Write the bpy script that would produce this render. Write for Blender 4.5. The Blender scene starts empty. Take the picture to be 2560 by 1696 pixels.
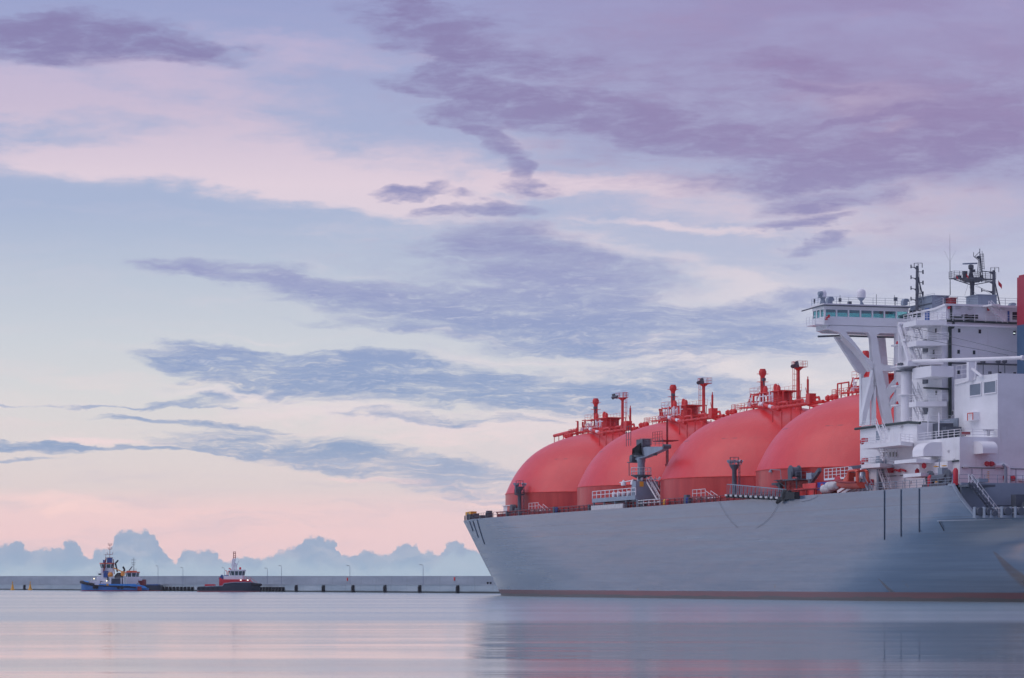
import bpy, math, random
from mathutils import Vector, Matrix
random.seed(7)
R = math.radians
scene = bpy.context.scene
col = scene.collection

# ------------------------------------------------------------------ camera
F, HX, HY, CH = 7500.0, 1280.0, 1460.0, 2.5          # focal length in photo pixels, centre column, horizon row, eye height
cam = bpy.data.cameras.new('camera')
camo = bpy.data.objects.new('camera', cam); col.objects.link(camo)
camo.location = (0, 0, CH); camo.rotation_euler = (R(90), 0, 0)
cam.sensor_width = 36; cam.lens = 36 * F / 2560
cam.shift_y = (HY - 848) / 2560
cam.clip_start = 0.5; cam.clip_end = 20000
scene.camera = camo
scene.view_settings.view_transform = 'Standard'; scene.view_settings.look = 'None'
scene.view_settings.exposure = 0; scene.view_settings.gamma = 1
scene.cycles.max_bounces = 8; scene.cycles.transparent_max_bounces = 8

# ------------------------------------------------------------------ sky
def lin(c):
    return tuple(((v/255)/12.92 if v/255 <= .04045 else ((v/255+.055)/1.055)**2.4) for v in c) + (1,)
SUN_EL, SUN_AZ = R(52), R(-105)        # azimuth from +Y, negative = left
world = bpy.data.worlds.new("World"); scene.world = world; world.use_nodes = True
nt = world.node_tree; nt.nodes.clear(); NL = nt.links.new
class NG:
    def __init__(s, tree): s.t = tree
    def n(s, typ, **kw):
        nd = s.t.nodes.new(typ)
        for k, v in kw.items(): setattr(nd, k, v)
        return nd
    def set(s, sock, v):
        if isinstance(v, bpy.types.NodeSocket): s.t.links.new(v, sock)
        else: sock.default_value = v
    def m(s, op, a, b=None, c=None, clamp=False):
        nd = s.n('ShaderNodeMath', operation=op, use_clamp=clamp); s.set(nd.inputs[0], a)
        if b is not None: s.set(nd.inputs[1], b)
        if c is not None: s.set(nd.inputs[2], c)
        return nd.outputs[0]
    def mr(s, v, a, b, c, d, smooth=True):
        nd = s.n('ShaderNodeMapRange', interpolation_type='SMOOTHSTEP' if smooth else 'LINEAR')
        for i, x in enumerate((v, a, b, c, d)): s.set(nd.inputs[i], x)
        return nd.outputs[0]
    def xyz(s, x, y, z=0.0):
        nd = s.n('ShaderNodeCombineXYZ'); s.set(nd.inputs[0], x); s.set(nd.inputs[1], y); s.set(nd.inputs[2], z); return nd.outputs[0]
    def noise(s, vec, scale, detail=4, rough=.55, dist=0.0, scl=None, loc=(0,0,0)):
        if scl:
            mp = s.n('ShaderNodeMapping'); s.set(mp.inputs[0], vec); mp.inputs['Scale'].default_value = scl; mp.inputs['Location'].default_value = loc; vec = mp.outputs[0]
        nd = s.n('ShaderNodeTexNoise'); s.set(nd.inputs['Vector'], vec); nd.inputs['Scale'].default_value = scale
        nd.inputs['Detail'].default_value = detail; nd.inputs['Roughness'].default_value = rough; nd.inputs['Distortion'].default_value = dist
        return nd.outputs[0]
    def mix(s, f, a, b):
        nd = s.n('ShaderNodeMix', data_type='RGBA'); s.set(nd.inputs[0], f); s.set(nd.inputs[6], a); s.set(nd.inputs[7], b); return nd.outputs[2]
    def ramp(s, v, stops, interp='LINEAR'):
        nd = s.n('ShaderNodeValToRGB'); s.set(nd.inputs[0], v); e = nd.color_ramp; e.interpolation = interp
        while len(e.elements) < len(stops): e.elements.new(.5)
        for el, (p, c) in zip(e.elements, stops): el.position = p; el.color = c
        return nd.outputs[0]
g = NG(nt)
tc = g.n('ShaderNodeTexCoord'); sp = g.n('ShaderNodeSeparateXYZ'); NL(tc.outputs['Generated'], sp.inputs[0])
X, Y, Z = sp.outputs
az = g.m('ARCTAN2', X, Y)
el = g.m('ARCSINE', Z)
# azimuth and elevation in units of 0.1 rad; a = 0 straight ahead, b = 0 at the horizon
A = g.m('MULTIPLY', az, 10.0); B = g.m('MULTIPLY', g.m('ABSOLUTE', el), 10.0)
AB = g.xyz(A, B)
def sa(px): return (px - HX) / F * 10
def sb(py): return (HY - py) / F * 10
w1 = g.noise(AB, 1.0, 5, .6, scl=(2.2, 6, 1))
w2 = g.noise(AB, 1.0, 5, .6, scl=(2.2, 6, 1), loc=(7.3, 2.1, 0))
wa = g.m('MULTIPLY_ADD', g.m('SUBTRACT', w1, .5), .6, A)
wb = g.m('MULTIPLY_ADD', g.m('SUBTRACT', w2, .5), .16, B)
WV = g.xyz(wa, wb)
def blobs(lst):
    tot = None
    for (x, y, rx, ry, rot, amp) in lst:           # one soft elongated patch of cloud each
        gr = g.n('ShaderNodeTexGradient', gradient_type='SPHERICAL'); NL(WV, gr.inputs[0]); tm = gr.texture_mapping
        tm.vector_type = 'TEXTURE'; tm.translation = (sa(x), sb(y), 0); tm.rotation = (0, 0, R(-rot)); tm.scale = (rx*1.6/750, ry*1.6/750, 1)
        tot = g.m('MULTIPLY', gr.outputs[1], amp*1.45) if tot is None else g.m('MULTIPLY_ADD', gr.outputs[1], amp*1.45, tot)
    return tot
front = g.mr(g.m('ABSOLUTE', az), .35, 1.2, 1.0, 0.0)
# clear sky behind the clouds: colour by elevation
base = g.ramp(g.m('DIVIDE', B, 2.0, clamp=True), [
    (0.0, lin((232,202,206))), (.085, lin((240,206,207))), (.12, lin((240,208,208))), (.16, lin((222,208,208))), (.24, lin((217,210,211))), (.31, lin((211,210,213))),
    (.40, lin((199,204,213))), (.50, lin((184,193,210))), (.62, lin((163,176,206))), (.80, lin((160,168,203))), (1.0, lin((146,153,197)))])
side = g.mr(A, -1.2, 1.6, 0.0, .65)
base = g.mix(side, base, g.ramp(g.m('DIVIDE', B, 2.0, clamp=True), [(0.0, lin((228,206,212))), (.3, lin((206,204,216))), (.5, lin((184,186,212))), (.75, lin((172,172,206))), (1.0, lin((156,146,190)))]))
# bright, pink-lit cirrus
light = blobs([(200,205,420,60,4,.55),(560,235,300,45,10,.45),(700,150,420,40,-3,.4),(1550,440,420,60,3,.4),(1450,560,420,60,4,.35),(2120,275,170,40,8,.7),(1950,560,300,40,6,.5),(2300,520,260,60,0,.5),(2250,640,260,70,0,.3),(1640,60,300,40,0,.2),(1250,350,110,40,10,.35),(60,260,220,55,8,.6),(320,300,330,55,6,.5),(150,425,260,40,3,.9),(450,415,350,55,5,.9),(720,440,300,55,8,1.0),(920,490,260,36,8,.9),(1080,440,150,50,10,.5),(620,335,300,30,10,.6),(0,290,90,50,0,.7),(1250,475,90,30,0,.5),
    (1450,462,210,20,3,.85),(1650,490,200,40,3,.3),(650,115,260,16,4,.35),(820,172,250,22,-3,.35),(1700,572,200,8,6,.7),(1600,645,250,24,15,.6),(1850,730,260,45,0,.65),(1650,850,62,8,-6,1.0),(1560,870,200,20,4,.4),
    (2180,240,160,30,5,.35),(2250,338,120,11,-10,.7),(2350,280,200,30,0,.2),(800,1005,260,30,3,.6),(600,983,180,7,0,.8),(950,1045,400,18,3,.5),(1150,1092,260,26,3,.7),(250,1112,140,10,3,.7),(1720,905,260,24,8,.75),(1900,960,260,28,8,.65),
    (1500,1060,300,30,4,.5),(160,1010,240,6,0,.5),(1050,1215,260,7,6,.8),(100,1245,260,18,3,.6),(340,1285,300,16,4,.5),(180,1282,50,6,-3,.9),(1200,1262,120,14,6,.7),(2080,800,120,10,-8,.5),(1300,900,260,9,4,.55),(1100,835,200,7,6,.6),(620,848,120,6,2,.5),(900,690,150,9,8,.4)])
dark = blobs([(1550,190,620,210,4,.24),(1950,360,520,150,-4,.22),(1250,700,420,110,4,.22),(1100,960,620,90,3,.22),(2300,620,300,200,0,.2),(60,120,180,42,0,1.0),(260,108,190,42,3,.95),(440,142,130,28,4,.95),(150,170,200,20,0,.5),(1080,85,160,46,12,.75),(1105,160,60,44,40,.85),(1155,235,150,28,10,1.0),(1290,170,170,36,0,.55),(1370,262,170,24,0,.65),(1500,305,260,34,5,.55),(980,30,60,30,40,.5),
    (1180,320,60,40,50,.5),(1235,395,85,32,35,.9),(1370,470,70,10,5,.6),(1010,478,62,12,-5,1.0),(1120,488,52,7,0,.7),(1130,522,100,12,-3,.8),(1290,515,80,16,5,.9),
    (1300,600,110,44,10,.7),(1390,680,230,52,8,1.0),(1510,725,160,34,18,.8),(1300,765,330,36,5,.95),(560,680,150,20,2,.85),(700,705,200,15,6,.8),(880,735,230,24,6,.85),(1060,775,310,30,5,.9),(1400,832,300,40,5,.95),(1600,885,200,22,5,.6),
    (520,878,90,14,6,.7),(640,922,220,36,4,1.05),(850,935,350,36,3,.95),(1150,972,400,40,3,.95),(1450,1000,300,28,3,.8),(1750,960,200,26,6,.6),(1660,800,200,26,-6,.55),(1900,835,260,48,3,.8),(1980,752,120,20,-5,.7),
    (2100,430,300,32,-6,.85),(1960,480,120,16,-8,.8),(2040,522,160,22,-5,.85),(2000,570,130,10,-3,.95),(2050,615,60,15,-10,.95),(1990,668,44,8,0,.6),(2300,385,250,50,-10,.85),(2470,330,220,120,0,.6),(2010,180,140,26,5,.55),(2030,235,110,10,6,.7),(2200,312,150,7,-10,.8),
    (1700,335,350,36,5,.6),(1860,392,250,22,6,.5),(470,1052,200,7,3,1.0),(60,1118,140,10,5,1.3),(260,1129,260,5,2,1.1),(60,1150,85,4,0,1.0),(260,1011,300,3.5,0,.7),(480,1000,110,10,-4,.6),
    (800,1125,330,32,6,.8),(930,1155,350,26,5,.75),(1110,1205,210,26,8,.8),(1190,1245,130,18,5,.6),(560,1130,120,9,3,.6),(1150,1052,220,8,2,.5),(820,890,260,10,3,.5),(1000,820,260,12,4,.4)])
fb = g.noise(AB, 1.0, 8, .62, .35, scl=(3.0, 18, 1))
fb2 = g.noise(AB, 1.0, 6, .6, .2, scl=(1.1, 4.5, 1), loc=(3, 9, 0))
fine = g.noise(WV, 1.0, 8, .66, .15, scl=(9, 70, 1))
mott = g.noise(AB, 1.0, 7, .62, .25, scl=(6, 19, 1), loc=(1.7, 4.2, 0))
low = g.mr(B, .55, 1.45, 1.0, .35)                 # the streaks get softer higher up
fbs = g.m('MULTIPLY', g.m('ADD', g.m('MULTIPLY', g.m('SUBTRACT', fb, .5), 2.6), g.m('MULTIPLY', g.m('SUBTRACT', fine, .5), 2.8)), low)
fbs = g.m('ADD', fbs, g.m('MULTIPLY', g.m('MULTIPLY', g.m('SUBTRACT', mott, .5), 2.6), g.m('SUBTRACT', 1.15, low)))
lf = g.mr(g.m('ADD', g.m('ADD', light, g.m('MULTIPLY', fbs, .5)), g.m('MULTIPLY', g.m('SUBTRACT', fb2, .5), 1.3)), .05, 1.25, 0.0, .85)
lightcol = g.ramp(g.m('DIVIDE', B, 2.0, clamp=True), [(0.0, lin((248,212,208))), (.12, lin((250,214,210))), (.22, lin((240,214,216))), (.32, lin((224,216,220))), (.5, lin((214,206,216))), (.66, lin((226,206,216))), (.78, lin((200,184,206))), (1.0, lin((176,166,204)))])
thin = g.m('MULTIPLY', g.mr(g.noise(WV, 1.0, 7, .6, .2, scl=(1.6, 16, 1), loc=(2, 5, 0)), .45, .72, 0.0, .42), g.mr(B, .9, .5, .35, 1.0))
base = g.mix(thin, base, g.ramp(g.m('DIVIDE', B, 2.0, clamp=True), [(0.0, lin((214,196,204))), (.16, lin((196,190,204))), (.3, lin((232,214,214))), (.6, lin((196,192,212))), (1.0, lin((166,160,200)))]))
c1 = g.mix(lf, base, lightcol)
far_dark = g.m('MULTIPLY', g.m('SUBTRACT', 1.0, front), .35)
dk1 = g.m('MULTIPLY', g.m('SUBTRACT', 1.0, g.m('POWER', 2.718, g.m('MULTIPLY', dark, -1.8))), 1.0)       # soft saturation
dd = g.m('ADD', g.m('ADD', dk1, g.m('MULTIPLY', fbs, g.m('MULTIPLY_ADD', dk1, .62, .26))), far_dark)
df = g.mr(dd, .10, 1.15, 0.0, 1.0)
dcl = g.ramp(g.m('DIVIDE', B, 2.0, clamp=True), [(0.0, lin((190,190,206))), (.15, lin((174,180,202))), (.23, lin((140,160,194))), (.37, lin((138,156,195))), (.5, lin((148,154,194))), (.65, lin((142,142,184))), (.8, lin((134,128,172))), (1.0, lin((130,122,168)))])
purp = g.m('MULTIPLY', g.mr(B, .9, 1.9, 0.0, 1.0), g.mr(A, -.6, 1.3, 0.0, 1.0))
dcl2 = g.mix(purp, dcl, lin((140,124,168)))
c2 = g.mix(df, c1, dcl2)
wsp = g.m('MULTIPLY', g.mr(fine, .5, .75, 0.0, .6), g.m('MULTIPLY', g.mr(B, 1.25, .9, 0.0, 1.0), g.m('MULTIPLY', dk1, g.mr(B, .25, .4, 0.0, 1.0))))
c2 = g.mix(wsp, c2, lin((206,208,220)))
c2 = g.mix(g.m('MULTIPLY', g.mr(mott, .5, .75, 0.0, .4), g.m('MULTIPLY', purp, 1.0)), c2, lin((176,164,200)))
veil = g.m('MULTIPLY', g.m('MULTIPLY', purp, .62), front)
veil = g.m('MULTIPLY', veil, g.mr(fb2, .3, .65, .4, 1.2))
c3 = g.mix(veil, c2, lin((142,124,168)))
# cumulus bank along the horizon
prof = [(-80,1380),(0,1366),(40,1360),(55,1355),(70,1371),(88,1379),(110,1372),(140,1376),(160,1371),(175,1360),(186,1349),(198,1356),(212,1378),(232,1396),(246,1376),(275,1374),(290,1352),
 (300,1333),(330,1326),(348,1331),(364,1324),(380,1334),(398,1350),(412,1376),(428,1392),(437,1412),(448,1398),(460,1378),(476,1372),(500,1379),(516,1377),(540,1379),(550,1396),(575,1402),(612,1390),
 (650,1398),(680,1386),(720,1374),(755,1360),(778,1343),(800,1343),(815,1351),(832,1349),(846,1366),(852,1392),(880,1389),(900,1380),(922,1376),(950,1385),(980,1378),(1000,1371),(1030,1358),(1044,1366),(1052,1384),
 (1070,1378),(1090,1387),(1110,1370),(1130,1354),(1152,1358),(1180,1374),(1210,1384),(1260,1376),(1330,1395),(1420,1380),(1550,1400)]
pw = g.noise(AB, 1.0, 4, .6, scl=(28, 28, 1)); pw2 = g.noise(AB, 1.0, 4, .6, scl=(28, 28, 1), loc=(5, 5, 0))
ca = g.m('MULTIPLY_ADD', g.m('SUBTRACT', pw, .5), .045, A); cb = g.m('MULTIPLY_ADD', g.m('SUBTRACT', pw2, .5), .05, B)
fc = g.n('ShaderNodeFloatCurve'); cv = fc.mapping.curves[0]
def fx(px): return (px + 100) / 1700
def fy(py): return (HY - py) / 160
cv.points[0].location = (0, fy(1385)); cv.points[1].location = (1, fy(1400))
for px, py in prof: cv.points.new(fx(px), fy(py))
for p in cv.points: p.handle_type = 'AUTO_CLAMPED'
fc.mapping.update()
g.set(fc.inputs['Value'], g.m('DIVIDE', g.m('SUBTRACT', ca, sa(-100)), 1700/750, clamp=True))
inr = g.m('MULTIPLY', g.m('GREATER_THAN', ca, sa(-98)), g.m('LESS_THAN', ca, sa(1590)))
hn = g.m('MULTIPLY', g.m('ADD', g.noise(AB, 1.0, 5, .6, scl=(3.2, 0, 1)), -.05), .8)
topc = g.m('ADD', g.m('MULTIPLY', inr, g.m('MULTIPLY', fc.outputs[0], 160/750)), g.m('MULTIPLY', g.m('SUBTRACT', 1.0, inr), g.m('MULTIPLY', hn, .24)))
cm = g.mr(g.m('SUBTRACT', topc, cb), -.004, .008, 0.0, 1.0)
wisp = g.noise(g.xyz(ca, cb), 1.0, 6, .62, .6, scl=(8, 16, 1))
ccol = g.mix(g.mr(wisp, .4, .66, 0.0, .7), lin((143,168,197)), lin((178,188,206)))
ccol = g.mix(g.mr(g.m('SUBTRACT', topc, cb), .10, .0, 0.0, .25), ccol, lin((168,178,200)))
ccol = g.mix(g.mr(B, .12, .0, 0.0, .6), ccol, lin((160,188,208)))
fc2 = g.n('ShaderNodeFloatCurve'); cv2 = fc2.mapping.curves[0]          # a nearer, lower row of puffs
cv2.points[0].location = (0, .3); cv2.points[1].location = (1, .3)
for px, py in prof: cv2.points.new(1-fx(px), fy(py)*.62)
for p in cv2.points: p.handle_type = 'AUTO_CLAMPED'
fc2.mapping.update(); g.set(fc2.inputs['Value'], g.m('DIVIDE', g.m('SUBTRACT', ca, sa(-100)), 1700/750, clamp=True))
t2c = g.m('MULTIPLY', fc2.outputs[0], 160/750)
ccol = g.mix(g.m('MULTIPLY', g.mr(g.m('SUBTRACT', t2c, cb), -.01, .03, 0.0, .75), g.mr(g.m('SUBTRACT', t2c, cb), .0, .16, 1.0, .25)), ccol, lin((172,192,210)))
c4 = g.mix(g.m('MULTIPLY', cm, .95), c3, ccol)
# dimmer and bluer away from the glow, behind the camera and to the right
bk = g.mr(g.m('COSINE', g.m('ADD', az, .55)), -.75, .55, 0.0, 1.0)
hi = g.mr(el, .28, .9, 1.0, 0.0)
c4 = g.mix(g.m('MULTIPLY', g.mr(az, -.25, -.95, 0.0, .8), g.mr(B, 0.0, 1.2, .45, 1.0)), c4, lin((150,176,222)))
zen = g.mix(hi, lin((200,204,226)), c4)
c5 = g.mix(bk, lin((136,138,178)), zen)
sky = g.n('ShaderNodeTexSky', sky_type='NISHITA', sun_disc=False)
sky.sun_elevation = R(4); sky.sun_rotation = SUN_AZ; sky.altitude = 0; sky.air_density = 1.0; sky.dust_density = 1.5
bg1 = g.n('ShaderNodeBackground'); bg1.inputs[1].default_value = .012; NL(sky.outputs[0], bg1.inputs[0])
bg2 = g.n('ShaderNodeBackground'); bg2.inputs[1].default_value = 1.05; NL(c5, bg2.inputs[0])
ad = g.n('ShaderNodeAddShader'); NL(bg1.outputs[0], ad.inputs[0]); NL(bg2.outputs[0], ad.inputs[1])
wo = g.n('ShaderNodeOutputWorld'); NL(ad.outputs[0], wo.inputs[0])
world.cycles.sampling_method = 'MANUAL'; world.cycles.sample_map_resolution = 512

sl = bpy.data.lights.new('sun', 'SUN'); sl.energy = 0.9; sl.angle = R(60); sl.color = (1, .90, .92)
so = bpy.data.objects.new('sun', sl); col.objects.link(so)
sd = Vector((math.sin(SUN_AZ)*math.cos(SUN_EL), math.cos(SUN_AZ)*math.cos(SUN_EL), math.sin(SUN_EL)))
so.rotation_euler = sd.to_track_quat('Z', 'Y').to_euler()

# ------------------------------------------------------------------ materials
def mat(name, c, rough=.5, var=.12, nscale=(.25,.25,.25), metal=0, spec=.5, c2=None, streak=0, bump=0, emit=0):
    m = bpy.data.materials.new(name); m.use_nodes = True; t = m.node_tree; h = NG(t)
    b = t.nodes['Principled BSDF']; tcn = h.n('ShaderNodeTexCoord'); ob = tcn.outputs['Object']
    c = tuple(c) + (1,) if len(c) == 3 else c
    nz = h.noise(ob, 1, 6, .6, scl=nscale)
    c2 = (tuple(c2) + (1,)) if c2 else tuple(v*(1-var*2.2) for v in c[:3]) + (1,)
    colr = h.mix(h.mr(nz, .35, .75, 0.0, 1.0), c, c2)
    if streak:
        st = h.noise(ob, 1, 4, .6, scl=(2.2, 2.2, .12))
        colr = h.mix(h.mr(st, .58, .8, 0.0, streak), colr, (.22,.12,.07,1))
    h.set(b.inputs['Base Color'], colr)
    h.set(b.inputs['Roughness'], h.mr(nz, .3, .8, rough, min(1, rough*1.25)))
    b.inputs['Metallic'].default_value = metal; b.inputs['Specular IOR Level'].default_value = spec
    if bump:
        bp = h.n('ShaderNodeBump'); bp.inputs['Strength'].default_value = bump; h.set(bp.inputs['Height'], nz); bp.inputs['Distance'].default_value = .3
        h.set(b.inputs['Normal'], bp.outputs[0])
    if emit:
        b.inputs['Emission Color'].default_value = c; b.inputs['Emission Strength'].default_value = emit
    return m
M = {}
M['white'] = mat('white_paint', (.84,.85,.88), .42, .06, (.18,.18,.3), streak=.22)
M['white2'] = mat('white_paint_fittings', (.84,.84,.87), .45, .03)
M['grey'] = mat('grey_paint', (.28,.34,.42), .5, .08)
M['dgrey'] = mat('dark_grey_steel', (.095,.115,.15), .5, .15)
M['mast'] = mat('mast_grey', (.12,.135,.165), .55, .2, (1,1,1))
M['black'] = mat('black_rubber', (.02,.024,.03), .6, .2)
M['green'] = mat('green_pipe_paint', (.035,.06,.06), .5, .2)
M['red'] = mat('red_equipment_paint', (.78,.05,.045), .45, .15, (.6,.6,.6))
M['dred'] = mat('dark_red_deck_paint', (.33,.035,.04), .6, .2, (1.2,1.2,1.2))
M['sred'] = mat('signal_red', (.6,.03,.05), .5, .05)
M['glass_dark'] = mat('dark_window_glass', (.02,.03,.04), .12, .05)
M['blue'] = mat('blue_paint', (.03,.10,.35), .45, .1)
M['yellow'] = mat('yellow_paint', (.85,.42,.03), .5, .1)
M['orange'] = mat('orange_boat_plastic', (.70,.09,.05), .4, .1)
M['cover'] = mat('canvas_white', (.6,.6,.62), .7, .1, (2,2,2))
M['bluecover'] = mat('canvas_blue', (.02,.05,.32), .7, .1)
M['bronze'] = mat('funnel_blue', (.06,.13,.24), .4, .06)
M['funnelred'] = mat('funnel_red', (.42,.03,.06), .42, .06)
def emis(name, c, s):
    m = bpy.data.materials.new(name); m.use_nodes = True; b = m.node_tree.nodes['Principled BSDF']
    b.inputs['Emission Color'].default_value = c; b.inputs['Emission Strength'].default_value = s; b.inputs['Base Color'].default_value = c; return m
M['lampw'] = emis('warm_lamp_light', (1,.85,.6,1), 1.6)
M['lampc'] = emis('cool_lamp_light', (.85,1,.95,1), 2.0)
# red tank dome paint with weld seams and weathering
def tank_mat():
    m = bpy.data.materials.new('red_dome_paint'); m.use_nodes = True; t = m.node_tree; h = NG(t); b = t.nodes['Principled BSDF']
    ob = h.n('ShaderNodeTexCoord').outputs['Object']; s = h.n('ShaderNodeSeparateXYZ'); t.links.new(ob, s.inputs[0])
    nz = h.noise(ob, 1, 6, .6, scl=(.12,.12,.2)); n2 = h.noise(ob, 1, 5, .7, scl=(.8,.8,.25))
    c = h.mix(h.mr(nz, .3, .75, 0.0, 1.0), (.80,.036,.038,1), (.70,.03,.038,1))
    c = h.mix(h.mr(n2, .48, .75, 0.0, .45), c, (.74,.085,.08,1))
    # weld seams: one ring and meridians
    ring = h.mr(h.m('ABSOLUTE', h.m('SUBTRACT', s.outputs[2], 11.6)), .04, .14, 1.0, 0.0)
    br = h.mr(h.noise(ob, 1, 3, .6, scl=(.22,.22,.1)), .5, .62, 0.0, 1.0)
    c = h.mix(h.m('MULTIPLY', h.m('MULTIPLY', ring, br), .75), c, (.28,.03,.04,1))
    an = h.m('ARCTAN2', s.outputs[0], s.outputs[1])
    me = h.m('ABSOLUTE', h.m('SUBTRACT', h.m('FRACT', h.m('MULTIPLY', an, 24/(2*math.pi))), .5))
    c = h.mix(h.mr(me, .0, .006, .30, 0.0), c, (.35,.03,.04,1))
    h.set(b.inputs['Base Color'], c); h.set(b.inputs['Roughness'], h.mr(nz, .3, .8, .30, .42))
    b.inputs['Specular IOR Level'].default_value = .62
    bp = h.n('ShaderNodeBump'); bp.inputs['Strength'].default_value = .12; bp.inputs['Distance'].default_value = .6; h.set(bp.inputs['Height'], n2); h.set(b.inputs['Normal'], bp.outputs[0])
    return m
M['dome'] = tank_mat()
def skirt_mat():
    m = bpy.data.materials.new('red_dome_paint_shaded'); m.use_nodes = True; t = m.node_tree; h = NG(t); b = t.nodes['Principled BSDF']
    ob = h.n('ShaderNodeTexCoord').outputs['Object']; s = h.n('ShaderNodeSeparateXYZ'); t.links.new(ob, s.inputs[0])
    an = h.m('ARCTAN2', s.outputs[0], s.outputs[1])
    st = h.noise(h.xyz(h.m('MULTIPLY', an, 9.0), h.m('MULTIPLY', s.outputs[2], .05), 0.0), 1, 5, .65)
    c = h.mix(h.mr(st, .35, .7, 0.0, 1.0), (.46,.026,.026,1), (.60,.06,.05,1))  # same paint as the dome, shade of the upright wall put into the colour
    h.set(b.inputs['Base Color'], c); b.inputs['Roughness'].default_value = .36; b.inputs['Specular IOR Level'].default_value = .5
    bp = h.n('ShaderNodeBump'); bp.inputs['Strength'].default_value = .25; bp.inputs['Distance'].default_value = .3; h.set(bp.inputs['Height'], st); h.set(b.inputs['Normal'], bp.outputs[0])
    return m
M['skirt'] = skirt_mat()
M['bar'] = mat('rubbing_bar_paint', (.055,.085,.13), .5, .15)
def hull_mat():
    m = bpy.data.materials.new('ship_side_paint'); m.use_nodes = True; t = m.node_tree; h = NG(t); b = t.nodes['Principled BSDF']
    ob = h.n('ShaderNodeTexCoord').outputs['Object']; s = h.n('ShaderNodeSeparateXYZ'); t.links.new(ob, s.inputs[0]); z = s.outputs[2]; yy = s.outputs[1]
    n1 = h.noise(ob, 1, 6, .65, scl=(.012,.02,.9)); n2 = h.noise(ob, 1, 5, .6, scl=(.02,.02,.12)); n3 = h.noise(ob, 1, 6, .7, scl=(.35,.12,1.3))
    c = h.mix(h.mr(n1, .35, .7, 0.0, .8), (.075,.13,.215,1), (.145,.21,.30,1))
    c = h.mix(h.mr(n2, .45, .75, 0.0, .6), c, (.08,.125,.21,1))
    for zz, st in ((13.8,.75),(11.8,.6),(9.6,.35),(7.9,.25),(6.2,.25),(4.4,.25),(2.8,.2)):
        zw = h.m('ADD', z, h.m('MULTIPLY', h.m('SUBTRACT', n2, .5), .05))
        c = h.mix(h.mr(h.m('ABSOLUTE', h.m('SUBTRACT', zw, zz)), .03, .09, st, 0.0), c, (.08,.10,.15,1))
    # vertical plate butts
    bt = h.m('ABSOLUTE', h.m('SUBTRACT', h.m('FRACT', h.m('MULTIPLY', yy, 1/11.0)), .5))
    c = h.mix(h.mr(bt, .0, .007, .4, 0.0), c, (.12,.15,.2,1))
    # rust and scrapes low down
    ru = h.noise(ob, 1, 6, .7, scl=(.5,.16,.35))
    c = h.mix(h.m('MULTIPLY', h.mr(ru, .64, .74, 0.0, .8), h.mr(z, 5.5, 1.2, 0.0, 1.0)), c, (.16,.085,.045,1))
    # anchor and overboard rust runs near the stern
    for (y0, z0, dy, dz, w) in ((-27.5,3.4,-4.5,-3.2,1.3),(-56,7.2,-6.5,-6.2,3.0)):
        k = h.m('DIVIDE', h.m('SUBTRACT', z, z0), dz)
        dist = h.m('ABSOLUTE', h.m('SUBTRACT', yy, h.m('ADD', h.m('MULTIPLY', k, dy), y0)))
        f = h.m('MULTIPLY', h.mr(h.m('DIVIDE', dist, h.m('MULTIPLY_ADD', k, w, .15)), .4, 1.0, .85, 0.0), h.mr(k, .0, .1, 0.0, 1.0))
        f = h.m('MULTIPLY', f, h.mr(n3, .2, .6, .4, 1.0))
        c = h.mix(f, c, (.09,.05,.04,1))
    # boot topping
    bt2 = h.m('LESS_THAN', z, 1.28)
    red = h.mix(h.mr(n1, .35, .7, 0.0, 1.0), (.10,.012,.02,1), (.17,.028,.04,1))
    weed = h.mr(h.m('ADD', h.m('MULTIPLY', n3, .9), h.m('MULTIPLY', z, -.75)), .04, .16, 0.0, .92)
    red = h.mix(weed, red, (.025,.026,.026,1))
    c = h.mix(bt2, c, red)
    h.set(b.inputs['Base Color'], c); h.set(b.inputs['Roughness'], h.m('ADD', h.mr(n1, .3, .8, .14, .30), h.m('MULTIPLY', bt2, .4))); b.inputs['Specular IOR Level'].default_value = 1.0; b.inputs['IOR'].default_value = 1.8
    hb = h.noise(ob, 1, 2, .45, scl=(.10,.10,.5)); 
    bp = h.n('ShaderNodeBump'); bp.inputs['Strength'].default_value = .3; bp.inputs['Distance'].default_value = .12; h.set(bp.inputs['Height'], hb); h.set(b.inputs['Normal'], bp.outputs[0])
    return m
M['hull'] = hull_mat()
def concrete(name, a, bcol):
    m = bpy.data.materials.new(name); m.use_nodes = True; t = m.node_tree; h = NG(t); b = t.nodes['Principled BSDF']
    ob = h.n('ShaderNodeTexCoord').outputs['Object']; s = h.n('ShaderNodeSeparateXYZ'); t.links.new(ob, s.inputs[0])
    n1 = h.noise(ob, 1, 6, .6, scl=(.05,.05,.5)); n2 = h.noise(ob, 1, 4, .6, scl=(.8,.8,.15))
    c = h.mix(h.mr(n1, .35, .7, 0.0, 1.0), a, bcol)
    c = h.mix(h.mr(n2, .55, .75, 0.0, .35), c, tuple(v*.6 for v in a[:3]) + (1,))
    j = h.m('ABSOLUTE', h.m('SUBTRACT', h.m('FRACT', h.m('MULTIPLY', s.outputs[0], 1/12.0)), .5))
    c = h.mix(h.mr(j, 0.0, .012, .55, 0.0), c, (.08,.09,.1,1))
    wet = h.mr(h.m('ADD', s.outputs[2], h.m('MULTIPLY', n1, .3)), .45, .75, .9, 0.0)
    c = h.mix(wet, c, (.02,.03,.03,1))
    h.set(b.inputs['Base Color'], c); b.inputs['Roughness'].default_value = .85; return m
M['conc'] = concrete('harbour_wall_concrete', (.27,.32,.38,1), (.34,.39,.45,1))
M['conc2'] = concrete('quay_concrete', (.30,.38,.44,1), (.40,.47,.52,1))
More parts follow.
